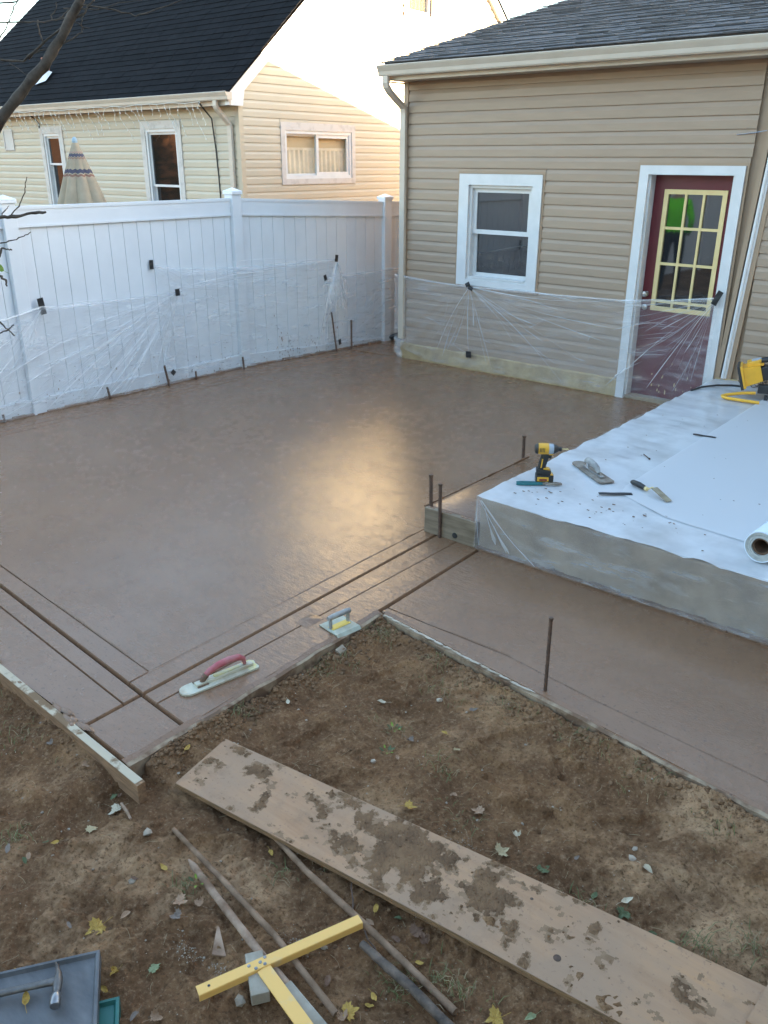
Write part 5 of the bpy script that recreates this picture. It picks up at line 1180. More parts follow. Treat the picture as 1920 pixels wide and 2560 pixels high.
m_rod = simple('weathered_stake_wood', (.30,.185,.115), .85, (.16,.095,.056), 14, .2, bmp=.5, bscale=60, stretch=(1,1,1))
m_rodpale = simple('pale_weathered_wood', (.43,.295,.205), .85, (.19,.11,.068), 10, .2, bmp=.5)
def rod(name, label, cat, pts, r_, mat, z=-.068, tip=0, n=10):
    pts = [Vector((x, y, max(z, float(gz(x, y))+rr+.002) if True else z)) for (x, y), rr in zip(pts, r_)]
    zz = max(p.z for p in pts); 
    for p in pts: p.z = lerp(p.z, zz, .6)
    fine = []; fr = []
    for i in range(len(pts)-1):
        for k in range(6):
            t = k/6; fine.append(pts[i].lerp(pts[i+1], t)+Vector((0,0,0))); fr.append(lerp(r_[i], r_[i+1], t)*(1+.05*math.sin(i*5+k*2.1)))
    fine.append(pts[-1]); fr.append(r_[-1])
    if tip: fine[0] = fine[0]; fr[0] = r_[0]*.25
    s = thing(name, label, cat, tuple(pts[0])); MB().tube(fine, fr, n).part('shaft', mat, s, smooth=True); return s
rod('wooden_pole', 'thin brown pole, left of the two lying side by side', 'pole', [(4.329,-6.728), (4.65,-6.765), (4.969,-6.805), (5.30,-6.875)], [.0085,.0105,.0105,.011], m_rod)
rod('wooden_pole', 'thicker pointed pole, right beside the thin one under the yellow bar', 'pole', [(4.492,-6.785), (4.72,-6.832), (4.974,-6.881), (5.30,-6.930), (5.7,-6.99)], [.012,.0135,.0135,.0135,.0135], m_rodpale, tip=1)
rod('wooden_pole', 'long brown pole slipping out from under the plywood plank', 'pole', [(4.60,-6.50), (4.85,-6.548), (5.13,-6.580), (5.35,-6.61), (5.563,-6.642)], [.009,.011,.0115,.0115,.012], m_rod)
rod('iron_pipe', 'dark iron pipe half buried at the lower centre edge', 'pipe', [(5.20,-6.648), (5.30,-6.658), (5.42,-6.672), (5.60,-6.70), (5.8,-6.72)], [.012,.015,.015,.015,.015], simple('dark_iron', (.055,.042,.034), .75, (.16,.115,.085), 22, .2, bmp=.4), z=-.075)
rod('wire', 'thin dark wire curving out from under the plank', 'wire', [(4.985,-6.45), (5.02,-6.50), (5.06,-6.535), (5.10,-6.58), (5.13,-6.60)], [.0025]*5, m_rust)
rod('wire', 'thin dark wire rising beside the half buried pipe', 'wire', [(5.17,-6.60), (5.20,-6.62), (5.24,-6.63), (5.27,-6.65)], [.0025]*4, m_rust)
rod('twig', 'short grey stick near the end of the form board', 'stick', [(4.06,-6.775), (4.11,-6.785), (4.16,-6.80)], [.006,.0065,.005], m_rodpale)
mb = MB(); mb.prism([(4.86,-6.98,-.075), (4.90,-6.955,-.075), (4.80,-6.90,-.07), (4.795,-6.905,-.07)], (0,0,.006)); mb.solo('wood_splinter', m_rodpale, 'flat wood splinter on the soil left of the yellow bar', 'splinter', (4.84,-6.93,-.075))
# yellow T bar
tb = thing('yellow_t_bar', 'yellow painted steel T-shaped bar lying across the poles', 'T bar', (5.06,-6.86,-.03))
a, b2 = Vector((4.955,-7.108,-.03)), Vector((5.150,-6.598,-.035)); d = (b2-a).normalized(); p = Vector((d.y,-d.x,0)); L_ = (b2-a).length; up = Vector((0,0,1))
mb = MB(); mb.bbox((a+b2)/2, d*(L_/2), p*.0175, up*.0030, .001); mb.bbox((a+b2)/2+p*.0165-up*.011, d*(L_/2), p*.0022, up*.012, .001); mb.part('cross_bar', m_yelworn, tb)
s0 = a.lerp(b2, .37)+p*.018; s1 = s0+Vector((.35,-.075,0)); ds = (s1-s0).normalized(); ps = Vector((-ds.y,ds.x,0))
mb = MB(); mb.bbox((s0+s1)/2-up*.004, ds*((s1-s0).length/2), ps*.022, up*.003, .001); mb.part('stem', m_yelworn, tb)
for k, (t, o) in enumerate(((.30,-.006),(.33,.012),(.365,-.002),(.385,.010),(.40,-.012))):
    mb = MB(); mb.lathe([(.0055,0),(.0052,.002),(.003,.003),(.0005,.0032)], tuple(a.lerp(b2, t)+p*o+up*.003), 'Z', 10); mb.part('rivet', m_gripgrey, tb, smooth=True)
mb = MB(); mb.lathe([(.0045,.0006),(.0005,.0008)], tuple(a.lerp(b2,.065)+up*.003), 'Z', 10); mb.part('bolt_hole', m_blackpl, tb)
m_greywood = simple('grey_cement_board', (.40,.345,.27), .85, (.25,.205,.15), 9, .2, bmp=.4)
gw = thing('timber_block', 'grey timber block under the yellow T bar', 'block', (5.05,-6.96,-.08))
mb = MB(); c = Vector((5.035,-6.945,-.062)); d1 = Vector((.40,-.27,0)).normalized(); p1 = Vector((-d1.y,d1.x,0)); mb.bbox(c, d1*.075, p1*.028, up*.022, .003); mb.part('timber', m_greywood, gw)
gw = thing('timber_offcut', 'flat grey plank end running out of the lower edge beside the T bar', 'plank', (5.2,-6.93,-.07))
mb = MB(); d1 = Vector((.62,-.10,0)).normalized(); p1 = Vector((-d1.y,d1.x,0)); mb.bbox(Vector((5.29,-6.945,-.06)), d1*.17, p1*.027, up*.010, .003); mb.part('timber', m_greywood, gw)

# trays and hammer
def tray(name, label, c, dx, dy, w, h, mat, z):
    t = thing(name, label, 'tray', (c[0],c[1],z)); c = Vector((c[0],c[1],z)); dx = Vector((*dx,0)).normalized(); dy = Vector((*dy,0)).normalized()
    def pt(u, v, zz): return tuple(c+dx*u+dy*v+Vector((0,0,zz)))
    prof = [(0,-.03),(0,.010),(.004,.012),(.010,.012),(.016,.0),(.05,-.002)]; rings = [[pt(i, i, zz), pt(w-i, i, zz), pt(w-i, h-i, zz), pt(i, h-i, zz)] for i, zz in prof]
    mb = MB(); vs_ = [v for r_ in rings for v in r_]; k = len(prof)
    mb.mesh(vs_, [(i*4+j, i*4+(j+1) % 4, (i+1)*4+(j+1) % 4, (i+1)*4+j) for i in range(k-1) for j in range(4)]+[tuple((k-1)*4+j for j in range(4))]); mb.part('tray_body', mat, t); return t
m_tray = simple('scuffed_grey_plastic', (.075,.072,.072), .5, (.155,.145,.14), 7, .4, bmp=.15, bscale=12, stretch=(1,2.5,1), lo=.3, hi=.75)
tray('plastic_tray', 'scuffed dark grey plastic tray with a hammer on it', (4.616,-7.218), (-.162,-.24), (.2025,-.1386), .62, .42, m_tray, -.03)
tray('plastic_tray', 'green plastic tray peeking out under the grey tray', (4.775,-7.258), (-.16,-.24), (.2,-.14), .4, .42, simple('green_plastic', (.012,.09,.07), .4, (.02,.12,.095), 9), -.062)
hm = thing('hammer', 'rusty steel hammer with pointed claw lying on the grey tray', 'hammer', (4.62,-7.37,-.02))
m_hsteel = simple('worn_hammer_steel', (.20,.18,.165), .45, (.10,.085,.075), 16, metal=.7, bmp=.2)
h0, hc, hb = Vector((4.562,-7.322,-.016)), Vector((4.632,-7.366,.0)), Vector((4.700,-7.416,.0))
mb = MB(); hd = (hb-h0).normalized(); hp = Vector((-hd.y,hd.x,0))
pth = [(h0-hp*.012, .002), (h0.lerp(hc,.25)-hp*.006, .005), (h0.lerp(hc,.6), .009), (hc, .015), (hc.lerp(hb,.30), .013), (hc.lerp(hb,.48), .010)]
mb.tube([q for q, _ in pth], [r_ for _, r_ in pth], 12); mb.part('claw', m_hsteel, hm, smooth=True)
mb = MB(); mb.tube([hc.lerp(hb,.46), hc.lerp(hb,.54), hc.lerp(hb,.62), hc.lerp(hb,.95), hb], [.010,.013,.0165,.0165,.014], 14); mb.part('poll', simple('polished_hammer_face', (.38,.37,.36), .3, (.22,.2,.19), 20, metal=.8), hm, smooth=True)
mb = MB(); he = Vector((4.46,-7.60,-.01)); mb.tube([hc, hc.lerp(he,.10), hc.lerp(he,.3), hc.lerp(he,.6), he], [.013,.0105,.0095,.011,.012], 12); mb.part('handle', m_hsteel, hm, smooth=True)

# ------------------------------------------------------------------ soil clods, pebbles, grass, litter
def onsoil(x, y): return not bool(inslab(np.array(x), np.array(y)))
rs = random.Random(80); mb = MB(); fine = MB()
for k in range(5200):
    m_ = rs.random()
    if m_ < .30: y = rs.uniform(-6.62,-5.1); x = float(edgeE(y))+.035+abs(rs.gauss(0,.06))
    elif m_ < .55: x = rs.uniform(4.0,6.9); y = float(edgeP(x))-.035-abs(rs.gauss(0,.06))
    elif m_ < .65: x = rs.uniform(2.6,4.1); y = float(edgeN(x))-.07-abs(rs.gauss(0,.06))
    else: x = rs.uniform(3.2,6.9); y = rs.uniform(-8.0,-5.2)
    if not onsoil(x, y): continue
    big = rs.random()
    r_ = (.0022+.0075*big**4)*(1.5 if m_ < .55 and big > .75 else 1)
    clod(mb, (x, y, float(gz(x, y))+r_*.15), r_, rs, .75)
mb.solo('soil_clods', m_clod, 'loose crumbly soil clods along the slab edges', 'soil', (4.8,-6,-.08), kind='stuff')
mb = MB()
for k in range(620):
    x = rs.uniform(3.2,6.9); y = rs.uniform(-8.0,-5.15)
    if not onsoil(x, y): continue
    r_ = .0022+.005*rs.random()**3; clod(mb, (x, y, float(gz(x, y))+r_*.3), r_, rs, .7)
for (cx_, cy_, n, sp) in ((5.16,-6.05,90,.05), (5.02,-6.76,90,.035), (4.78,-7.02,120,.03), (4.90,-6.99,60,.02)):
    for k in range(n):
        x, y = rs.gauss(cx_, sp), rs.gauss(cy_, sp*.6); r_ = rs.uniform(.001,.003); clod(mb, (x, y, float(gz(x, y))+r_*.3), r_, rs, .7)
mb.solo('pebbles', m_pebble, 'small pale pebbles scattered over the soil', 'pebbles', (4.8,-6,-.08), kind='stuff')
for i, (x, y, r_) in enumerate(((4.27,-6.80,.016), (5.10,-6.72,.015), (4.60,-5.42,.018), (5.70,-5.73,.016), (5.68,-5.66,.013), (4.63,-5.93,.013), (5.04,-7.02,.018), (4.40,-6.96,.015))):
    mb = MB(); clod(mb, (x, y, float(gz(x, y))+r_*.3), r_, rs, .75); mb.solo('stone', m_pebble, ('rounded stone on the soil left of the poles', 'rounded stone on the soil under the yellow T bar end', 'pale stone on the soil left of the walkway stake', 'upper of two pale stones on the right soil', 'lower of two pale stones on the right soil', 'small stone above the plank middle', 'grey stone below the yellow T bar', 'rounded stone left of the pointed pole')[i], 'stone', (x,y,-.08), group='loose stones on the soil')
gm = MB(); sm = MB()
def blade(mb, p, a, h, lean_, w):
    d = Vector((math.cos(a), math.sin(a), 0)); s = Vector((-d.y, d.x, 0)); p = Vector(p)
    m1 = p+d*lean_*.4*h+Vector((0,0,h*.6)); e = p+d*lean_*h+Vector((0,0,h*(1-.4*lean_)))
    mb.mesh([p-s*w, p+s*w, m1+s*w*.8, m1-s*w*.8, e], [(0,1,2,3),(3,2,4)])
tufts = [(4.046,-5.19,60,.05), (4.03,-5.46,50,.06), (3.99,-5.60,50,.05), (3.98,-6.1,40,.05), (4.42,-5.20,40,.06), (4.882,-5.27,40,.06), (3.88,-7.11,40,.04), (4.58,-6.87,30,.03), (6.157,-5.84,60,.05), (5.37,-6.66,70,.045), (5.50,-6.57,80,.05), (6.04,-5.94,40,.04), (4.89,-5.81,40,.06), (5.667,-6.03,30,.04), (5.25,-5.30,40,.07), (4.55,-5.35,40,.08), (5.55,-5.35,30,.07), (5.9,-5.42,30,.06), (6.3,-5.6,40,.06), (4.5,-5.7,25,.06), (3.4,-6.85,40,.08), (3.1,-6.82,40,.08), (4.85,-6.46,25,.03), (4.75,-6.6,20,.04), (5.1,-5.95,25,.06)]
for (x0, y0, n, sp) in tufts:
    for k in range(int(n*1.5)):
        x, y = rs.gauss(x0, sp), rs.gauss(y0, sp*.7)
        if not onsoil(x, y): continue
        blade(gm if rs.random() < .7 else sm, (x, y, float(gz(x, y))-.004), rs.uniform(0,6.28), rs.uniform(.014,.05), rs.uniform(.4,1.5), .0014)
for k in range(520):
    x = rs.uniform(3.3,6.8); y = rs.uniform(-7.9,-5.2)
    if not onsoil(x, y): continue
    z = float(gz(x, y)); a = rs.uniform(0,6.28); L_ = rs.uniform(.015,.06); c = rs.uniform(-.5,.5)
    p = [(x+math.cos(a+c*t)*L_*t, y+math.sin(a+c*t)*L_*t, z+.004+.010*math.sin(3.1*t)*rs.random()) for t in (0,.33,.66,1)]; sm.tube(p, .0009, 3)
gm.solo('grass', m_grass, 'sparse green grass tufts poking through the soil', 'grass', (4.8,-6,-.08), kind='stuff')
sm.solo('dry_straw', m_straw2, 'dry straw and root fibres on the soil', 'straw', (4.8,-6,-.08), kind='stuff')

# ------------------------------------------------------------------ fallen leaves
LC = {'pale':((.50,.39,.22),(.36,.26,.14)), 'yellow':((.50,.31,.055),(.30,.17,.05)), 'white':((.58,.49,.35),(.42,.33,.22)), 'tan':((.40,.245,.145),(.27,.16,.095)), 'grey':((.26,.195,.15),(.17,.125,.095)),
      'brown':((.20,.105,.06),(.13,.07,.042)), 'green':((.085,.105,.045),(.12,.13,.06)), 'palegreen':((.26,.27,.14),(.2,.21,.10)), 'lime':((.24,.33,.05),(.17,.25,.04))}
LM = {k: simple(k+'_leaf', a, .7, b2, 30, .3, bmp=.2) for k, (a, b2) in LC.items()}
maple = [(0,-.30),(.08,-.28),(.22,-.38),(.27,-.28),(.44,-.26),(.38,-.14),(.58,.0),(.46,.06),(.50,.26),(.33,.20),(.27,.30),(.18,.27),(.13,.46),(0,.66)]
maple = maple+[(-x, y) for x, y in maple[-2:0:-1]]
oval = [(0,-.5),(.16,-.36),(.25,-.12),(.24,.12),(.14,.36),(0,.56)]; oval = oval+[(-x, y) for x, y in oval[-2:0:-1]]
def leafmesh(kind, seed):
    rs = random.Random(seed); out = maple if kind == 'maple' else oval; mb = MB(); cup = rs.uniform(.25,.6) if kind != 'curl' else rs.uniform(.8,1.3); n = len(out)
    if kind == 'curl': out = [(x*1.1, y*.9) for x, y in (maple if rs.random() < .45 else oval)]; n = len(out)
    def z(x, y): return cup*(abs(x)**1.4)*.9+.16*math.sin(y*5+seed)*.5+rs.uniform(-.06,.06)+ (.25*(y**2) if kind == 'curl' else .05*y)
    pts = [(x*(1-.5*cup*abs(x) if kind == 'curl' else 1)*rs.uniform(.9,1.1), y*rs.uniform(.92,1.06), z(x, y)) for x, y in out]; mid = [(x*.5, y*.5+.03, z(x*.5, y*.5)*.6) for x, y in out]
    mb.mesh([(0,.05,.0)]+mid+pts, [(0, 1+i, 1+(i+1) % n) for i in range(n)]+[(1+i, 1+n+i, 1+n+(i+1) % n, 1+(i+1) % n) for i in range(n)])
    y0 = min(y for _, y in out); mb.tube([(0,.0,.01), (0,y0*.9,.03), (.05,y0-.25,.05), (.12,y0-.5,.02)], .014, 4); return mb
LV = [('maple', 'pale', 4.074, -6.918), ('maple', 'yellow', 4.482, -7.152), ('maple', 'white', 4.056, -6.797), ('curl', 'tan', 4.526, -7.07), ('maple', 'tan', 4.62, -6.921), ('curl', 'grey', 4.679, -6.976), ('oval', 'grey', 4.403, -7.206), ('oval', 'brown', 4.402, -6.952), ('oval', 'yellow', 4.444, -6.857), ('oval', 'yellow', 4.044, -7.047), ('oval', 'green', 3.997, -7.06), ('curl', 'tan', 4.946, -6.988), ('curl', 'yellow', 4.682, -7.212), ('oval', 'yellow', 4.706, -7.268), ('maple', 'palegreen', 4.757, -7.125), ('curl', 'grey', 4.848, -7.259), ('curl', 'tan', 4.899, -7.224), ('oval', 'yellow', 4.42, -7.407), ('maple', 'yellow', 4.932, -6.07), ('curl', 'yellow', 5.061, -6.776), ('oval', 'yellow', 5.373, -6.571), ('maple', 'yellow', 5.321, -6.844), ('curl', 'tan', 5.323, -6.87), ('oval', 'yellow', 5.341, -6.775), ('oval', 'yellow', 5.342, -6.754), ('oval', 'tan', 5.144, -6.544), ('oval', 'yellow', 5.134, -6.502), ('oval', 'brown', 5.254, -6.54), ('maple', 'brown', 5.295, -6.486), ('oval', 'yellow', 4.669, -6.552), ('oval', 'brown', 5.2, -6.806), ('oval', 'green', 5.208, -6.475), ('curl', 'tan', 5.013, -5.883), ('maple', 'tan', 5.131, -5.877), ('curl', 'white', 5.307, -5.884), ('maple', 'pale', 5.313, -6.005), ('oval', 'grey', 5.547, -5.869), ('maple', 'green', 5.48, -5.992), ('oval', 'green', 5.46, -6.079), ('oval', 'green', 5.665, -5.956), ('curl', 'white', 5.771, -5.931), ('maple', 'green', 5.78, -5.973), ('oval', 'green', 5.891, -5.997), ('oval', 'green', 5.951, -5.994), ('curl', 'white', 5.765, -5.754), ('maple', 'yellow', 5.66, -6.57), ('oval', 'palegreen', 5.74, -6.508), ('oval', 'lime', 5.601, -5.176), ('oval', 'yellow', 4.774, -5.622), ('curl', 'pale', 4.88, -5.68), ('curl', 'grey', 4.77, -5.395), ('oval', 'yellow', 4.037, -6.434), ('oval', 'white', 4.081, -5.897), ('curl', 'tan', 4.703, -5.861), ('curl', 'grey', 4.658, -5.718), ('curl', 'white', 4.389, -5.59), ('oval', 'tan', 4.005, -7.133), ('oval', 'green', 4.012, -7.153), ('curl', 'brown', 5.335, -6.497), ('oval', 'brown', 3.997, -6.741), ('curl', 'tan', 3.789, -6.763), ('oval', 'green', 3.989, -6.763), ('curl', 'grey', 3.554, -6.78), ('oval', 'grey', 3.931, -7.171), ('curl', 'tan', 4.674, -6.881)]
LAND = {'above the grey tray':(4.55,-7.15), 'beside the yellow T bar':(5.05,-6.9), 'by the two side-by-side poles':(4.6,-6.83), 'near the end of the lower left form board':(4.02,-6.78), 'by the long pole under the plank':(5.1,-6.52), 'at the lower middle edge':(5.35,-6.85), 'above the middle of the plank':(5.1,-5.95), 'above the right half of the plank':(5.75,-5.95), 'by the walkway rebar stake':(4.9,-5.35), 'in the middle of the soil patch':(4.55,-5.75), 'at the left edge of the soil':(4.0,-7.1), 'near the slab edge':(4.1,-6.2), 'below the right half of the plank':(5.7,-6.5), 'at the walkway edge':(5.6,-5.2)}
CN = {'palegreen':'pale green','lime':'bright lime green','white':'bleached white','pale':'pale cream'}
def leaf_label(kind, colr, x, y):
    k = min(LAND, key=lambda q: math.hypot(LAND[q][0]-x, LAND[q][1]-y))
    return {'maple':'lobed ','oval':'small oval ','curl':'curled '}[kind]+CN.get(colr, colr)+' leaf on the soil '+k
for i, (kind, colr, x, y) in enumerate(LV):
    s = {'maple':.050, 'oval':.034, 'curl':.042}[kind]*random.uniform(.8,1.15)
    if (x, y) == (4.482,-7.152): s = .066
    o = leafmesh(kind, i*13+1).solo('fallen_leaf', LM[colr], leaf_label(kind, colr, x, y), 'leaf', (0,0,0), group=kind+' '+colr+' leaves on the soil')
    zz = float(gz(x, y))
    d = (Vector((x,y,0))-A0).cross((B0-A0)).z
    o.location = (x, y, zz+.012); o.rotation_euler = (random.uniform(-.25,.25), random.uniform(-.25,.25), random.uniform(0,6.28)); o.scale = (s, s, s)
for (x, y, z, s, kind, colr, lab) in ((4.598,-7.452,-.022,.05,'curl','yellow','cream and yellow curled leaf lying on the grey tray'),):
    o = leafmesh(kind, 5).solo('fallen_leaf', LM[colr], lab, 'leaf'); o.location = (x, y, z); o.scale = (s, s, s); o.rotation_euler = (0,0,1)
for (x, y, wlab) in ((4.622,-5.83,'lower of two small green weeds in the middle of the soil'), (4.557,-5.70,'upper of two small green weeds in the middle of the soil'), (4.60,-6.83,'small green weed growing beside the two poles')):
    w = thing('weed', wlab, 'weed', (x,y,float(gz(x,y))), group='small weeds in the soil')
    for k in range(7):
        mb = leafmesh('oval', k+90); a = k*.9; sc = random.uniform(.016,.028); m4 = Matrix.Translation((.025*math.cos(a), .025*math.sin(a), .008+.01*random.random())) @ Matrix.Rotation(a-1.57, 4, 'Z') @ Matrix.Rotation(.5, 4, 'X') @ Matrix.Scale(sc, 4)
        mb.v = [tuple(m4 @ Vector(v)) for v in mb.v]; mb.part('leaf', LM['lime' if k % 3 == 0 else 'green'], w, local=True)

# ------------------------------------------------------------------ closed patio umbrella behind the fence
um = thing('patio_umbrella', 'closed beige patio umbrella with blue and red zigzag bands behind the fence', 'umbrella', (-3.60,-1.96,0))
def umbmat():
    m, nt, b = NT('beige_canvas'); tc = nt.nodes.new('ShaderNodeTexCoord'); sep = nt.nodes.new('ShaderNodeSeparateXYZ'); nt.links.new(tc.outputs['Object'], sep.inputs[0])
    at = nt.nodes.new('ShaderNodeMath'); at.operation = 'ARCTAN2'; nt.links.new(sep.outputs[1], at.inputs[0]); nt.links.new(sep.outputs[0], at.inputs[1])
    zig = mth(nt, 'MULTIPLY', mth(nt, 'PINGPONG', mth(nt, 'MULTIPLY', at.outputs[0], 2.5), .5), .03); zz = mth(nt, 'ADD', sep.outputs[2], zig)
    base = ramp(nt, noise(nt, tc.outputs['Object'], 6, 5, .6), [(.35,(.29,.235,.165)), (.7,(.36,.295,.21))]); c = base
    for (z0, z1, col) in ((2.100,2.145,(.075,.07,.095)), (2.062,2.088,(.22,.12,.09)), (2.285,2.322,(.08,.075,.10)), (2.262,2.278,(.23,.135,.10)), (2.332,2.342,(.3,.18,.15))):
        a = mth(nt, 'GREATER_THAN', zz, z0); b_ = mth(nt, 'LESS_THAN', zz, z1); c = mixc(nt, mth(nt, 'MULTIPLY', a, b_), c, col)
    nt.links.new(c, b.inputs['Base Color']); b.inputs['Roughness'].default_value = .9; b.inputs['Specular IOR Level'].default_value = .1; return m
mb = MB()
def ucan(u, v):
    a = u*2*math.pi; z = lerp(2.44, 1.25, v); r_ = .030+.245*(v*1.19/.71 if v < .6 else 1.0)**.92
    r_ *= (1+(.20*abs(math.sin(a*4))-.1)*min(1, v*3)); return (r_*math.cos(a), r_*math.sin(a), z)
mb.grid(ucan, 96, 30); mb.part('canopy', umbmat(), um, smooth=True, local=True)
mb = MB(); mb.tube([(0,0,0), (0,0,2.47)], .022, 10); mb.part('pole', m_steel, um, smooth=True, local=True)
mb = MB(); mb.lathe([(.028,2.42),(.035,2.45),(.030,2.48),(.012,2.50),(.002,2.502)], (0,0,0), 'Z', 12); mb.part('finial', simple('grey_blue_cap', (.25,.33,.38), .5), um, smooth=True, local=True)

# ------------------------------------------------------------------ bare tree reaching in from the left
tree = thing('bare_tree', 'leafless tree reaching in with bare branches at the upper left', 'tree', (1.75,-7.15,-.1))
def branch(name, pts, r0, r1, parent=tree, n=8, knob=.12):
    pts = [Vector(p) for p in pts]; f = []; k = len(pts)
    for i in range(k-1):
        for j in range(4): f.append(pts[i].lerp(pts[i+1], j/4)+Vector((random.gauss(0,1), random.gauss(0,1), random.gauss(0,1)))*.0016*(1 if i+j else 0))
    f.append(pts[-1]); m_ = len(f)
    mb = MB(); mb.tube(f, [lerp(r0, r1, i/(m_-1))*(1+random.uniform(-knob, knob)) for i in range(m_)], n); return mb.part(name, m_bark, parent, smooth=True)
trunk = branch('trunk', [(1.75,-7.15,-.2), (1.76,-7.13,.5), (1.80,-7.08,1.1), (1.88,-7.0,1.6), (2.0,-6.9,2.0), (2.02,-6.92,2.6), (1.9,-7.1,3.6)], .085, .04, n=12)
limb = branch('limb', [(1.92,-6.97,1.7), (2.25,-6.6,1.95), (2.65,-6.239,2.245), (2.749,-6.156,2.401), (2.841,-6.079,2.515), (2.915,-6.017,2.604), (2.976,-5.965,2.698), (3.023,-5.926,2.784), (3.053,-5.901,2.84), (3.10,-5.86,2.95), (3.16,-5.8,3.2)], .026, .0145, n=10)
tw = [([(2.45,-6.42,2.40), (2.62,-6.27,2.58), (2.779,-6.131,2.625), (2.854,-6.068,2.623), (2.925,-6.008,2.691), (2.994,-5.95,2.748), (3.061,-5.894,2.798), (3.096,-5.865,2.84), (3.16,-5.81,2.93)], .0075,.0045),
 ([(2.5,-6.4,2.72), (2.772,-6.137,2.758), (2.871,-6.053,2.762), (2.934,-6.001,2.765), (3.022,-5.927,2.781)], .005,.004),
 ([(3.023,-5.927,2.800), (3.07,-5.887,2.823), (3.161,-5.81,2.805), (3.221,-5.76,2.785), (3.284,-5.707,2.806), (3.367,-5.638,2.841), (3.45,-5.57,2.88)], .005,.003),
 ([(3.0,-5.945,2.81), (3.10,-5.86,2.806), (3.17,-5.8,2.83), (3.27,-5.72,2.846)], .0035,.002),
 ([(2.866,-6.05,2.63), (2.896,-6.033,2.655), (2.947,-5.989,2.667), (3.0,-5.945,2.691), (3.048,-5.905,2.727), (3.052,-5.901,2.748)], .0045,.0025),
 ([(2.923,-6.01,2.692), (2.915,-6.016,2.734), (2.916,-6.016,2.769)], .0055,.004), ([(2.959,-5.979,2.772), (2.958,-5.98,2.786), (2.979,-5.963,2.811), (2.98,-5.962,2.832)], .0035,.0025),
 ([(2.97,-5.97,2.768),(3.0,-5.945,2.79),(3.02,-5.93,2.81)], .0035,.002),
 ([(2.77,-6.14,2.68), (2.789,-6.122,2.705), (2.817,-6.098,2.747), (2.834,-6.084,2.783), (2.855,-6.067,2.827), (2.9,-6.03,2.88)], .0045,.0035), ([(2.75,-6.15,2.80), (2.806,-6.108,2.827), (2.856,-6.066,2.834), (2.92,-6.01,2.87)], .005,.004),
 ([(2.809,-6.106,2.611), (2.866,-6.058,2.563)], .0028,.0018), ([(3.027,-5.923,2.767), (3.056,-5.899,2.744), (3.074,-5.883,2.74)], .003,.0018), ([(3.06,-5.897,2.79),(3.05,-5.905,2.76),(3.055,-5.90,2.735)], .003,.002),
 ([(2.15,-6.72,1.98), (2.40,-6.45,2.0), (2.644,-6.244,2.01), (2.698,-6.199,2.014), (2.752,-6.153,2.016), (2.808,-6.106,2.031), (2.856,-6.066,2.036)], .016,.008),
 ([(2.737,-6.166,2.022), (2.77,-6.14,2.06), (2.791,-6.121,2.11), (2.80,-6.112,2.15), (2.81,-6.105,2.178)], .0045,.0025), ([(2.45,-6.41,1.88), (2.677,-6.217,1.901), (2.733,-6.169,1.918), (2.769,-6.139,1.936), (2.796,-6.117,1.953)], .0045,.003),
 ([(2.5,-6.37,1.80),(2.677,-6.217,1.850), (2.688,-6.207,1.884), (2.705,-6.193,1.881), (2.721,-6.179,1.876)], .008,.004), ([(2.45,-6.41,1.72), (2.665,-6.226,1.763), (2.684,-6.211,1.746), (2.684,-6.21,1.719)], .009,.006), ([(2.4,-6.45,1.62),(2.626,-6.259,1.576), (2.656,-6.234,1.53), (2.683,-6.211,1.494)], .006,.004), ([(2.45,-6.41,1.50),(2.631,-6.255,1.508), (2.658,-6.232,1.518), (2.686,-6.209,1.545)], .005,.004),
 ([(2.70,-6.195,2.016),(2.72,-6.18,2.045),(2.735,-6.166,2.062)],.004,.002), ([(1.98,-6.95,1.4),(2.2,-6.7,1.55),(2.45,-6.42,1.66)],.014,.007)]
for pts, r0, r1 in tw: branch('branch', pts, r0*.72, r1*.72, n=6, knob=.2)
mb = leafmesh('oval', 3); m4 = Matrix.Translation((2.672,-6.222,1.800)) @ Matrix.Rotation(.7, 4, 'Z') @ Matrix.Rotation(-1.0, 4, 'Y') @ Matrix.Rotation(1.2, 4, 'X') @ Matrix.Scale(.055, 4); mb.v = [tuple(m4 @ Vector(v)) for v in mb.v]; mb.part('leaf', LM['lime'], tree)

# ------------------------------------------------------------------ the worker whose reflection stands in the door glass
pe = thing('person', 'person in a bright green long-sleeved shirt and dark trousers, mirrored in the door glass', 'person', (.36,-6.98,.06), R(-20)); pe.scale = (1.06,1.06,1.06)
m_skin = simple('skin', (.42,.26,.19), .6); m_shirt = simple('hi_vis_green_shirt', (.20,.85,.04), .9, (.17,.75,.03), 5, .1); m_trous = simple('dark_trousers', (.03,.03,.032), .9); m_boot = simple('brown_boots', (.06,.04,.03), .8); m_hair = simple('dark_cap', (.02,.02,.02), .8)
J = [(0,0,.98,.15,.12), (0,0,1.12,.155,.115), (0,.01,1.30,.175,.125), (0,.01,1.45,.15,.10), (0,.0,1.54,.062,.062), (0,-.015,1.60,.06,.065),
     (.17,.005,1.44,.075,.075), (.25,.03,1.20,.055,.055), (.24,-.10,1.00,.045,.045), (.21,-.22,.99,.036,.030),
     (-.17,.005,1.44,.075,.075), (-.26,.04,1.20,.055,.055), (-.27,-.05,.97,.045,.045), (-.25,-.13,.90,.036,.030),
     (.10,0,.90,.10,.11), (.12,-.01,.50,.068,.072), (.13,.02,.12,.048,.05), (.14,-.10,.05,.045,.04),
     (-.10,0,.90,.10,.11), (-.12,-.01,.50,.068,.072), (-.13,.03,.12,.048,.05), (-.14,-.09,.05,.045,.04)]
Ed = [(0,1),(1,2),(2,3),(3,4),(4,5),(3,6),(6,7),(7,8),(8,9),(3,10),(10,11),(11,12),(12,13),(0,14),(14,15),(15,16),(16,17),(0,18),(18,19),(19,20),(20,21)]
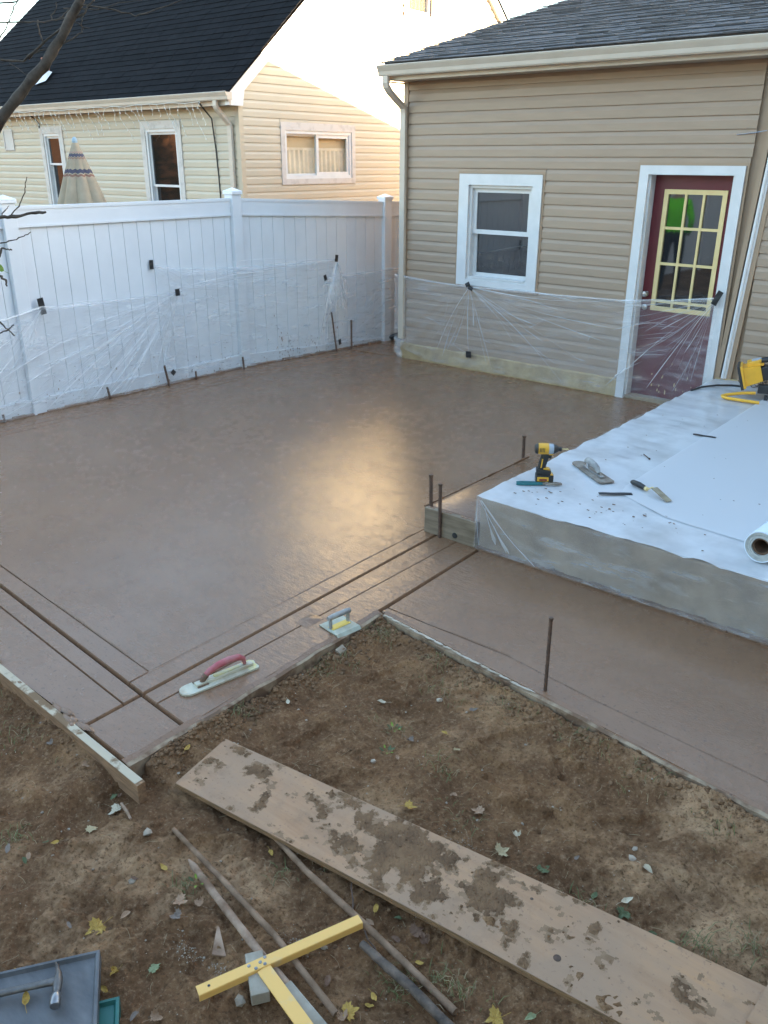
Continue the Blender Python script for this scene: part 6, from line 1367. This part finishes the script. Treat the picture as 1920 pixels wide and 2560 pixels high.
for hx, sgn, wrist in ((9, 1, (.21,-.22,.99)), (13, -1, (-.25,-.13,.90))):
    wx, wy, wz = wrist
    for f_, (ox, L_) in enumerate(((-.030,.07),(-.010,.085),(.010,.08),(.028,.065))):
        i0 = len(J); J += [(wx+ox, wy-.05, wz-.02, .012, .012), (wx+ox, wy-.05-L_*.6, wz-.045, .0095, .0095), (wx+ox*.9, wy-.05-L_*.75, wz-.085, .008, .008)]; Ed += [(hx, i0), (i0, i0+1), (i0+1, i0+2)]
    i0 = len(J); J += [(wx-sgn*.04, wy-.02, wz-.01, .014, .014), (wx-sgn*.055, wy-.06, wz-.03, .010, .010)]; Ed += [(hx, i0), (i0, i0+1)]
me = bpy.data.meshes.new('body'); me.from_pydata([j[:3] for j in J], Ed, []); body = bpy.data.objects.new('body', me); COL.objects.link(body); body.parent = pe; WORG[body.name] = WORG[pe.name]
sm_ = body.modifiers.new('skin', 'SKIN'); sv_ = me.skin_vertices[0].data
for i, j in enumerate(J): sv_[i].radius = (j[3], j[4]); sv_[i].use_root = (i == 0)
body.modifiers.new('sub', 'SUBSURF').levels = 2; body.modifiers['sub'].render_levels = 2
bpy.context.view_layer.update()
dg = bpy.context.evaluated_depsgraph_get(); nm = bpy.data.meshes.new_from_object(body.evaluated_get(dg)); body.modifiers.clear(); body.data = nm
for m_ in (m_skin, m_shirt, m_trous, m_boot): nm.materials.append(m_)
for p_ in nm.polygons:
    x, y, z = p_.center; p_.use_smooth = True
    hand = (y < -.19 and x > .1 and z > .8) or (x < -.15 and y < -.10 and z < .95 and z > .7)
    p_.material_index = 0 if (z > 1.515 or hand) else 1 if (z > .99 or (abs(x) > .19 and z > .85)) else 2 if z > .14 else 3
mb = MB()
def headf(u, v):
    a = u*2*math.pi; t = v*math.pi; r_ = math.sin(t); x = .075*r_*math.sin(a); y = -.095*r_*math.cos(a); z = .118*math.cos(t)
    if y < 0: y -= .022*math.exp(-((z+.01)/.022)**2-(x/.014)**2); y += .010*math.exp(-((z-.022)/.014)**2-((abs(x)-.03)/.014)**2); y -= .006*math.exp(-((z+.052)/.010)**2-(x/.03)**2)
    if z < -.03: x *= 1-.9*(-z-.03); 
    return (x, y-.02, z+1.68)
mb.grid(headf, 32, 24)
for sx in (-1,1): mb.bbox((sx*.078,-.01,1.675), (.008,0,0), (0,.016,0), (0,0,.03), .006)
mb.part('head', m_skin, pe, smooth=True, local=True)
mb = MB()
for sx in (-1,1): mb.lathe([(.002,-.008),(.010,-.004),(.012,0),(.010,.004),(.002,.006)], (sx*.03,-.100,1.702), 'Y', 10)
mb.part('eye', m_hair, pe, local=True)
mb = MB(); mb.grid(lambda u, v: tuple(Vector((0,-.018,1.69))+Vector((.086*math.sin(v*1.45)*math.sin(u*6.2832), -.108*math.sin(v*1.45)*math.cos(u*6.2832), .128*math.cos(v*1.45)))), 28, 10); mb.bbox((0,-.16,1.705), (.06,0,0), (0,.05,0), (0,0,.006), .004); mb.part('cap', m_hair, pe, smooth=True, local=True)

pal = thing('wooden_pallet', 'low wooden pallet under the worker, outside the picture to the left', 'pallet', (.36,-6.98,-.1))
for k in range(7):
    mb = MB(); mb.bbox((.36-.45+k*.15,-6.98,.047), (.055,0,0), (0,.45,0), (0,0,.011), .002); mb.part('slat', m_rodpale, pal)
for k in range(3):
    mb = MB(); mb.bbox((.36,-6.98-.40+k*.40,-.03), (.50,0,0), (0,.04,0), (0,0,.066), .003); mb.part('stringer', m_rodpale, pal)

# ------------------------------------------------------------------ neighbours off to the left that the windows mirror
m_brick = simple('orange_brick', (.45,.20,.09), .9, (.38,.16,.07), 9)
nb = thing('brick_house', 'orange brick house far to the left, mirrored in the cream house window', 'house', (-24,-13,0))
mb = MB(); mb.box(-32,-23,-19,-9,-.2,3.6); mb.prism([(-23,-19,3.6),(-23,-9,3.6),(-23,-14,6.5)], (-9,0,0)); mb.part('wall', m_brick, nb)
mb = MB(); mb.prism([(-22.7,-19.4,3.45),(-22.7,-14,6.65),(-22.7,-14,6.85),(-22.7,-19.4,3.65)], (-9.6,0,0)); mb.prism([(-22.7,-8.6,3.45),(-22.7,-14,6.65),(-22.7,-14,6.85),(-22.7,-8.6,3.65)], (-9.6,0,0)); mb.part('roof', m_roofdark, nb)
for y in (-17,-12):
    mb = MB(); mb.box(-22.99,-22.95,y,y+1.2,1.0,2.4); mb.part('window', m_glass, nb)
m_ever = simple('evergreen_leaf', (.035,.06,.025), .8, (.05,.08,.03), 4, .2)
for i, (x, y, h, r_) in enumerate(((-19.5,-9.3,4.6,1.3), (-20.5,-15.0,4.2,1.5), (-17.5,-10.6,2.5,.9), (-35,-20,9,3.0), (-36,-14,10,3.5), (-30,-6,8,2.6), (-21,-12.2,2.3,.6))):
    t = thing('evergreen_shrub', ('tall dark evergreen right before', 'broad dark evergreen left before', 'low dark evergreen before', 'tall dark tree left behind', 'tallest dark tree behind', 'wide dark tree right behind', 'small dark evergreen close to')[i]+' the brick house off to the left', 'shrub', (x,y,-.1)); rs = random.Random(i)
    mb = MB(); mb.tube([(x,y,-.1), (x,y,h*.8)], [.09,.02], 8); mb.part('trunk', m_bark, t)
    mb = MB()
    for k in range(1500):
        zz = rs.random(); a = rs.uniform(0,6.28); q = r_*(1-zz*.9)*math.sqrt(rs.random()); c = Vector((x+q*math.cos(a), y+q*math.sin(a), .15+zz*h)); u = Vector((rs.gauss(0,1), rs.gauss(0,1), rs.gauss(0,1))).normalized()*.09*max(1,r_); w_ = u.orthogonal().normalized()*.05*max(1,r_)
        mb.mesh([c-u, c+w_, c+u, c-w_], [(0,1,2,3)])
    mb.part('crown', m_ever, t, kind='stuff')

# ------------------------------------------------------------------ unseen houses added round the yard to block low sky light
m_greysid = simple('grey_clapboard', (.34,.33,.31), .6, (.30,.29,.27), 3)
def blocker_house(label, x0, x1, y0, y1, eave, ridge, along, wins, wall_m):
    h = thing('sky_blocker_house', label, 'house', ((x0+x1)/2,(y0+y1)/2,-.1)); mb = MB(); mb.box(x0,x1,y0,y1,-.2,eave)
    if along == 'y': ym = (x0+x1)/2; mb.prism([(x0,y0,eave),(x1,y0,eave),(ym,y0,ridge)], (0,y1-y0,0))
    else: ym = (y0+y1)/2; mb.prism([(x0,y0,eave),(x0,y1,eave),(x0,ym,ridge)], (x1-x0,0,0))
    mb.part('wall', wall_m, h); mb = MB(); o = .35; s = (ridge-eave)/((x1-x0)/2 if along == 'y' else (y1-y0)/2)
    if along == 'y':
        for a, b in ((x0-o, ym), (x1+o, ym)): mb.prism([(a,y0-o,eave-s*o+.02),(b,y0-o,ridge+.02),(b,y0-o,ridge+.14),(a,y0-o,eave-s*o+.14)], (0,y1-y0+2*o,0))
    else:
        for a, b in ((y0-o, ym), (y1+o, ym)): mb.prism([(x0-o,a,eave-s*o+.02),(x0-o,b,ridge+.02),(x0-o,b,ridge+.14),(x0-o,a,eave-s*o+.14)], (x1-x0+2*o,0,0))
    mb.part('roof', m_roofdark, h)
    for (c, n) in wins:
        c, n = Vector(c), Vector(n); d = Vector((-n.y,n.x,0)); w = MB(); w.obox(c+n*.03, d*.5, n*.03, (0,0,.7)); w = w.part('window', m_whitetrim, h)
        mb = MB(); mb.obox(c+n*.062, d*.42, n*.003, (0,0,.62)); mb.part('pane', m_glass, w)
    return h
blocker_house('grey clapboard house right behind the photographer, beyond the porch', 8.6, 18, -15, -1.2, 5.4, 8.2, 'y', [((8.6,-11,3.6),(-1,0,0)), ((8.6,-4.5,3.6),(-1,0,0)), ((8.6,-4.5,1.4),(-1,0,0))], m_greysid)
blocker_house('grey clapboard house closing the yard behind the photographer', -9, 5.5, -27, -18.5, 4.6, 8.0, 'x', [((-5,-18.5,1.6),(0,1,0)), ((1,-18.5,1.6),(0,1,0)), ((1,-18.5,3.6),(0,1,0))], m_greysid)

et = thing('sun_blocker_tree', 'big dark evergreen tree beyond the tan house, outside the picture', 'tree', (19,9.6,-.1)); rs = random.Random(3)  # added out of view to keep direct sun off the bare tree limb
mb = MB(); mb.tube([(19,9.6,-.1), (19,9.6,8)], [.25,.05], 10); mb.part('trunk', m_bark, et)
mb = MB()
for k in range(5000):
    zz = rs.random(); a = rs.uniform(0,6.28); q = 3.4*(1-zz*.75)*math.sqrt(rs.random()); c = Vector((19+q*math.cos(a), 9.6+q*math.sin(a), .6+zz*9.4)); u = Vector((rs.gauss(0,1), rs.gauss(0,1), rs.gauss(0,1))).normalized()*.28; w_ = u.orthogonal().normalized()*.16
    mb.mesh([c-u, c+w_, c+u, c-w_], [(0,1,2,3)])
mb.part('crown', m_ever, et, kind='stuff')
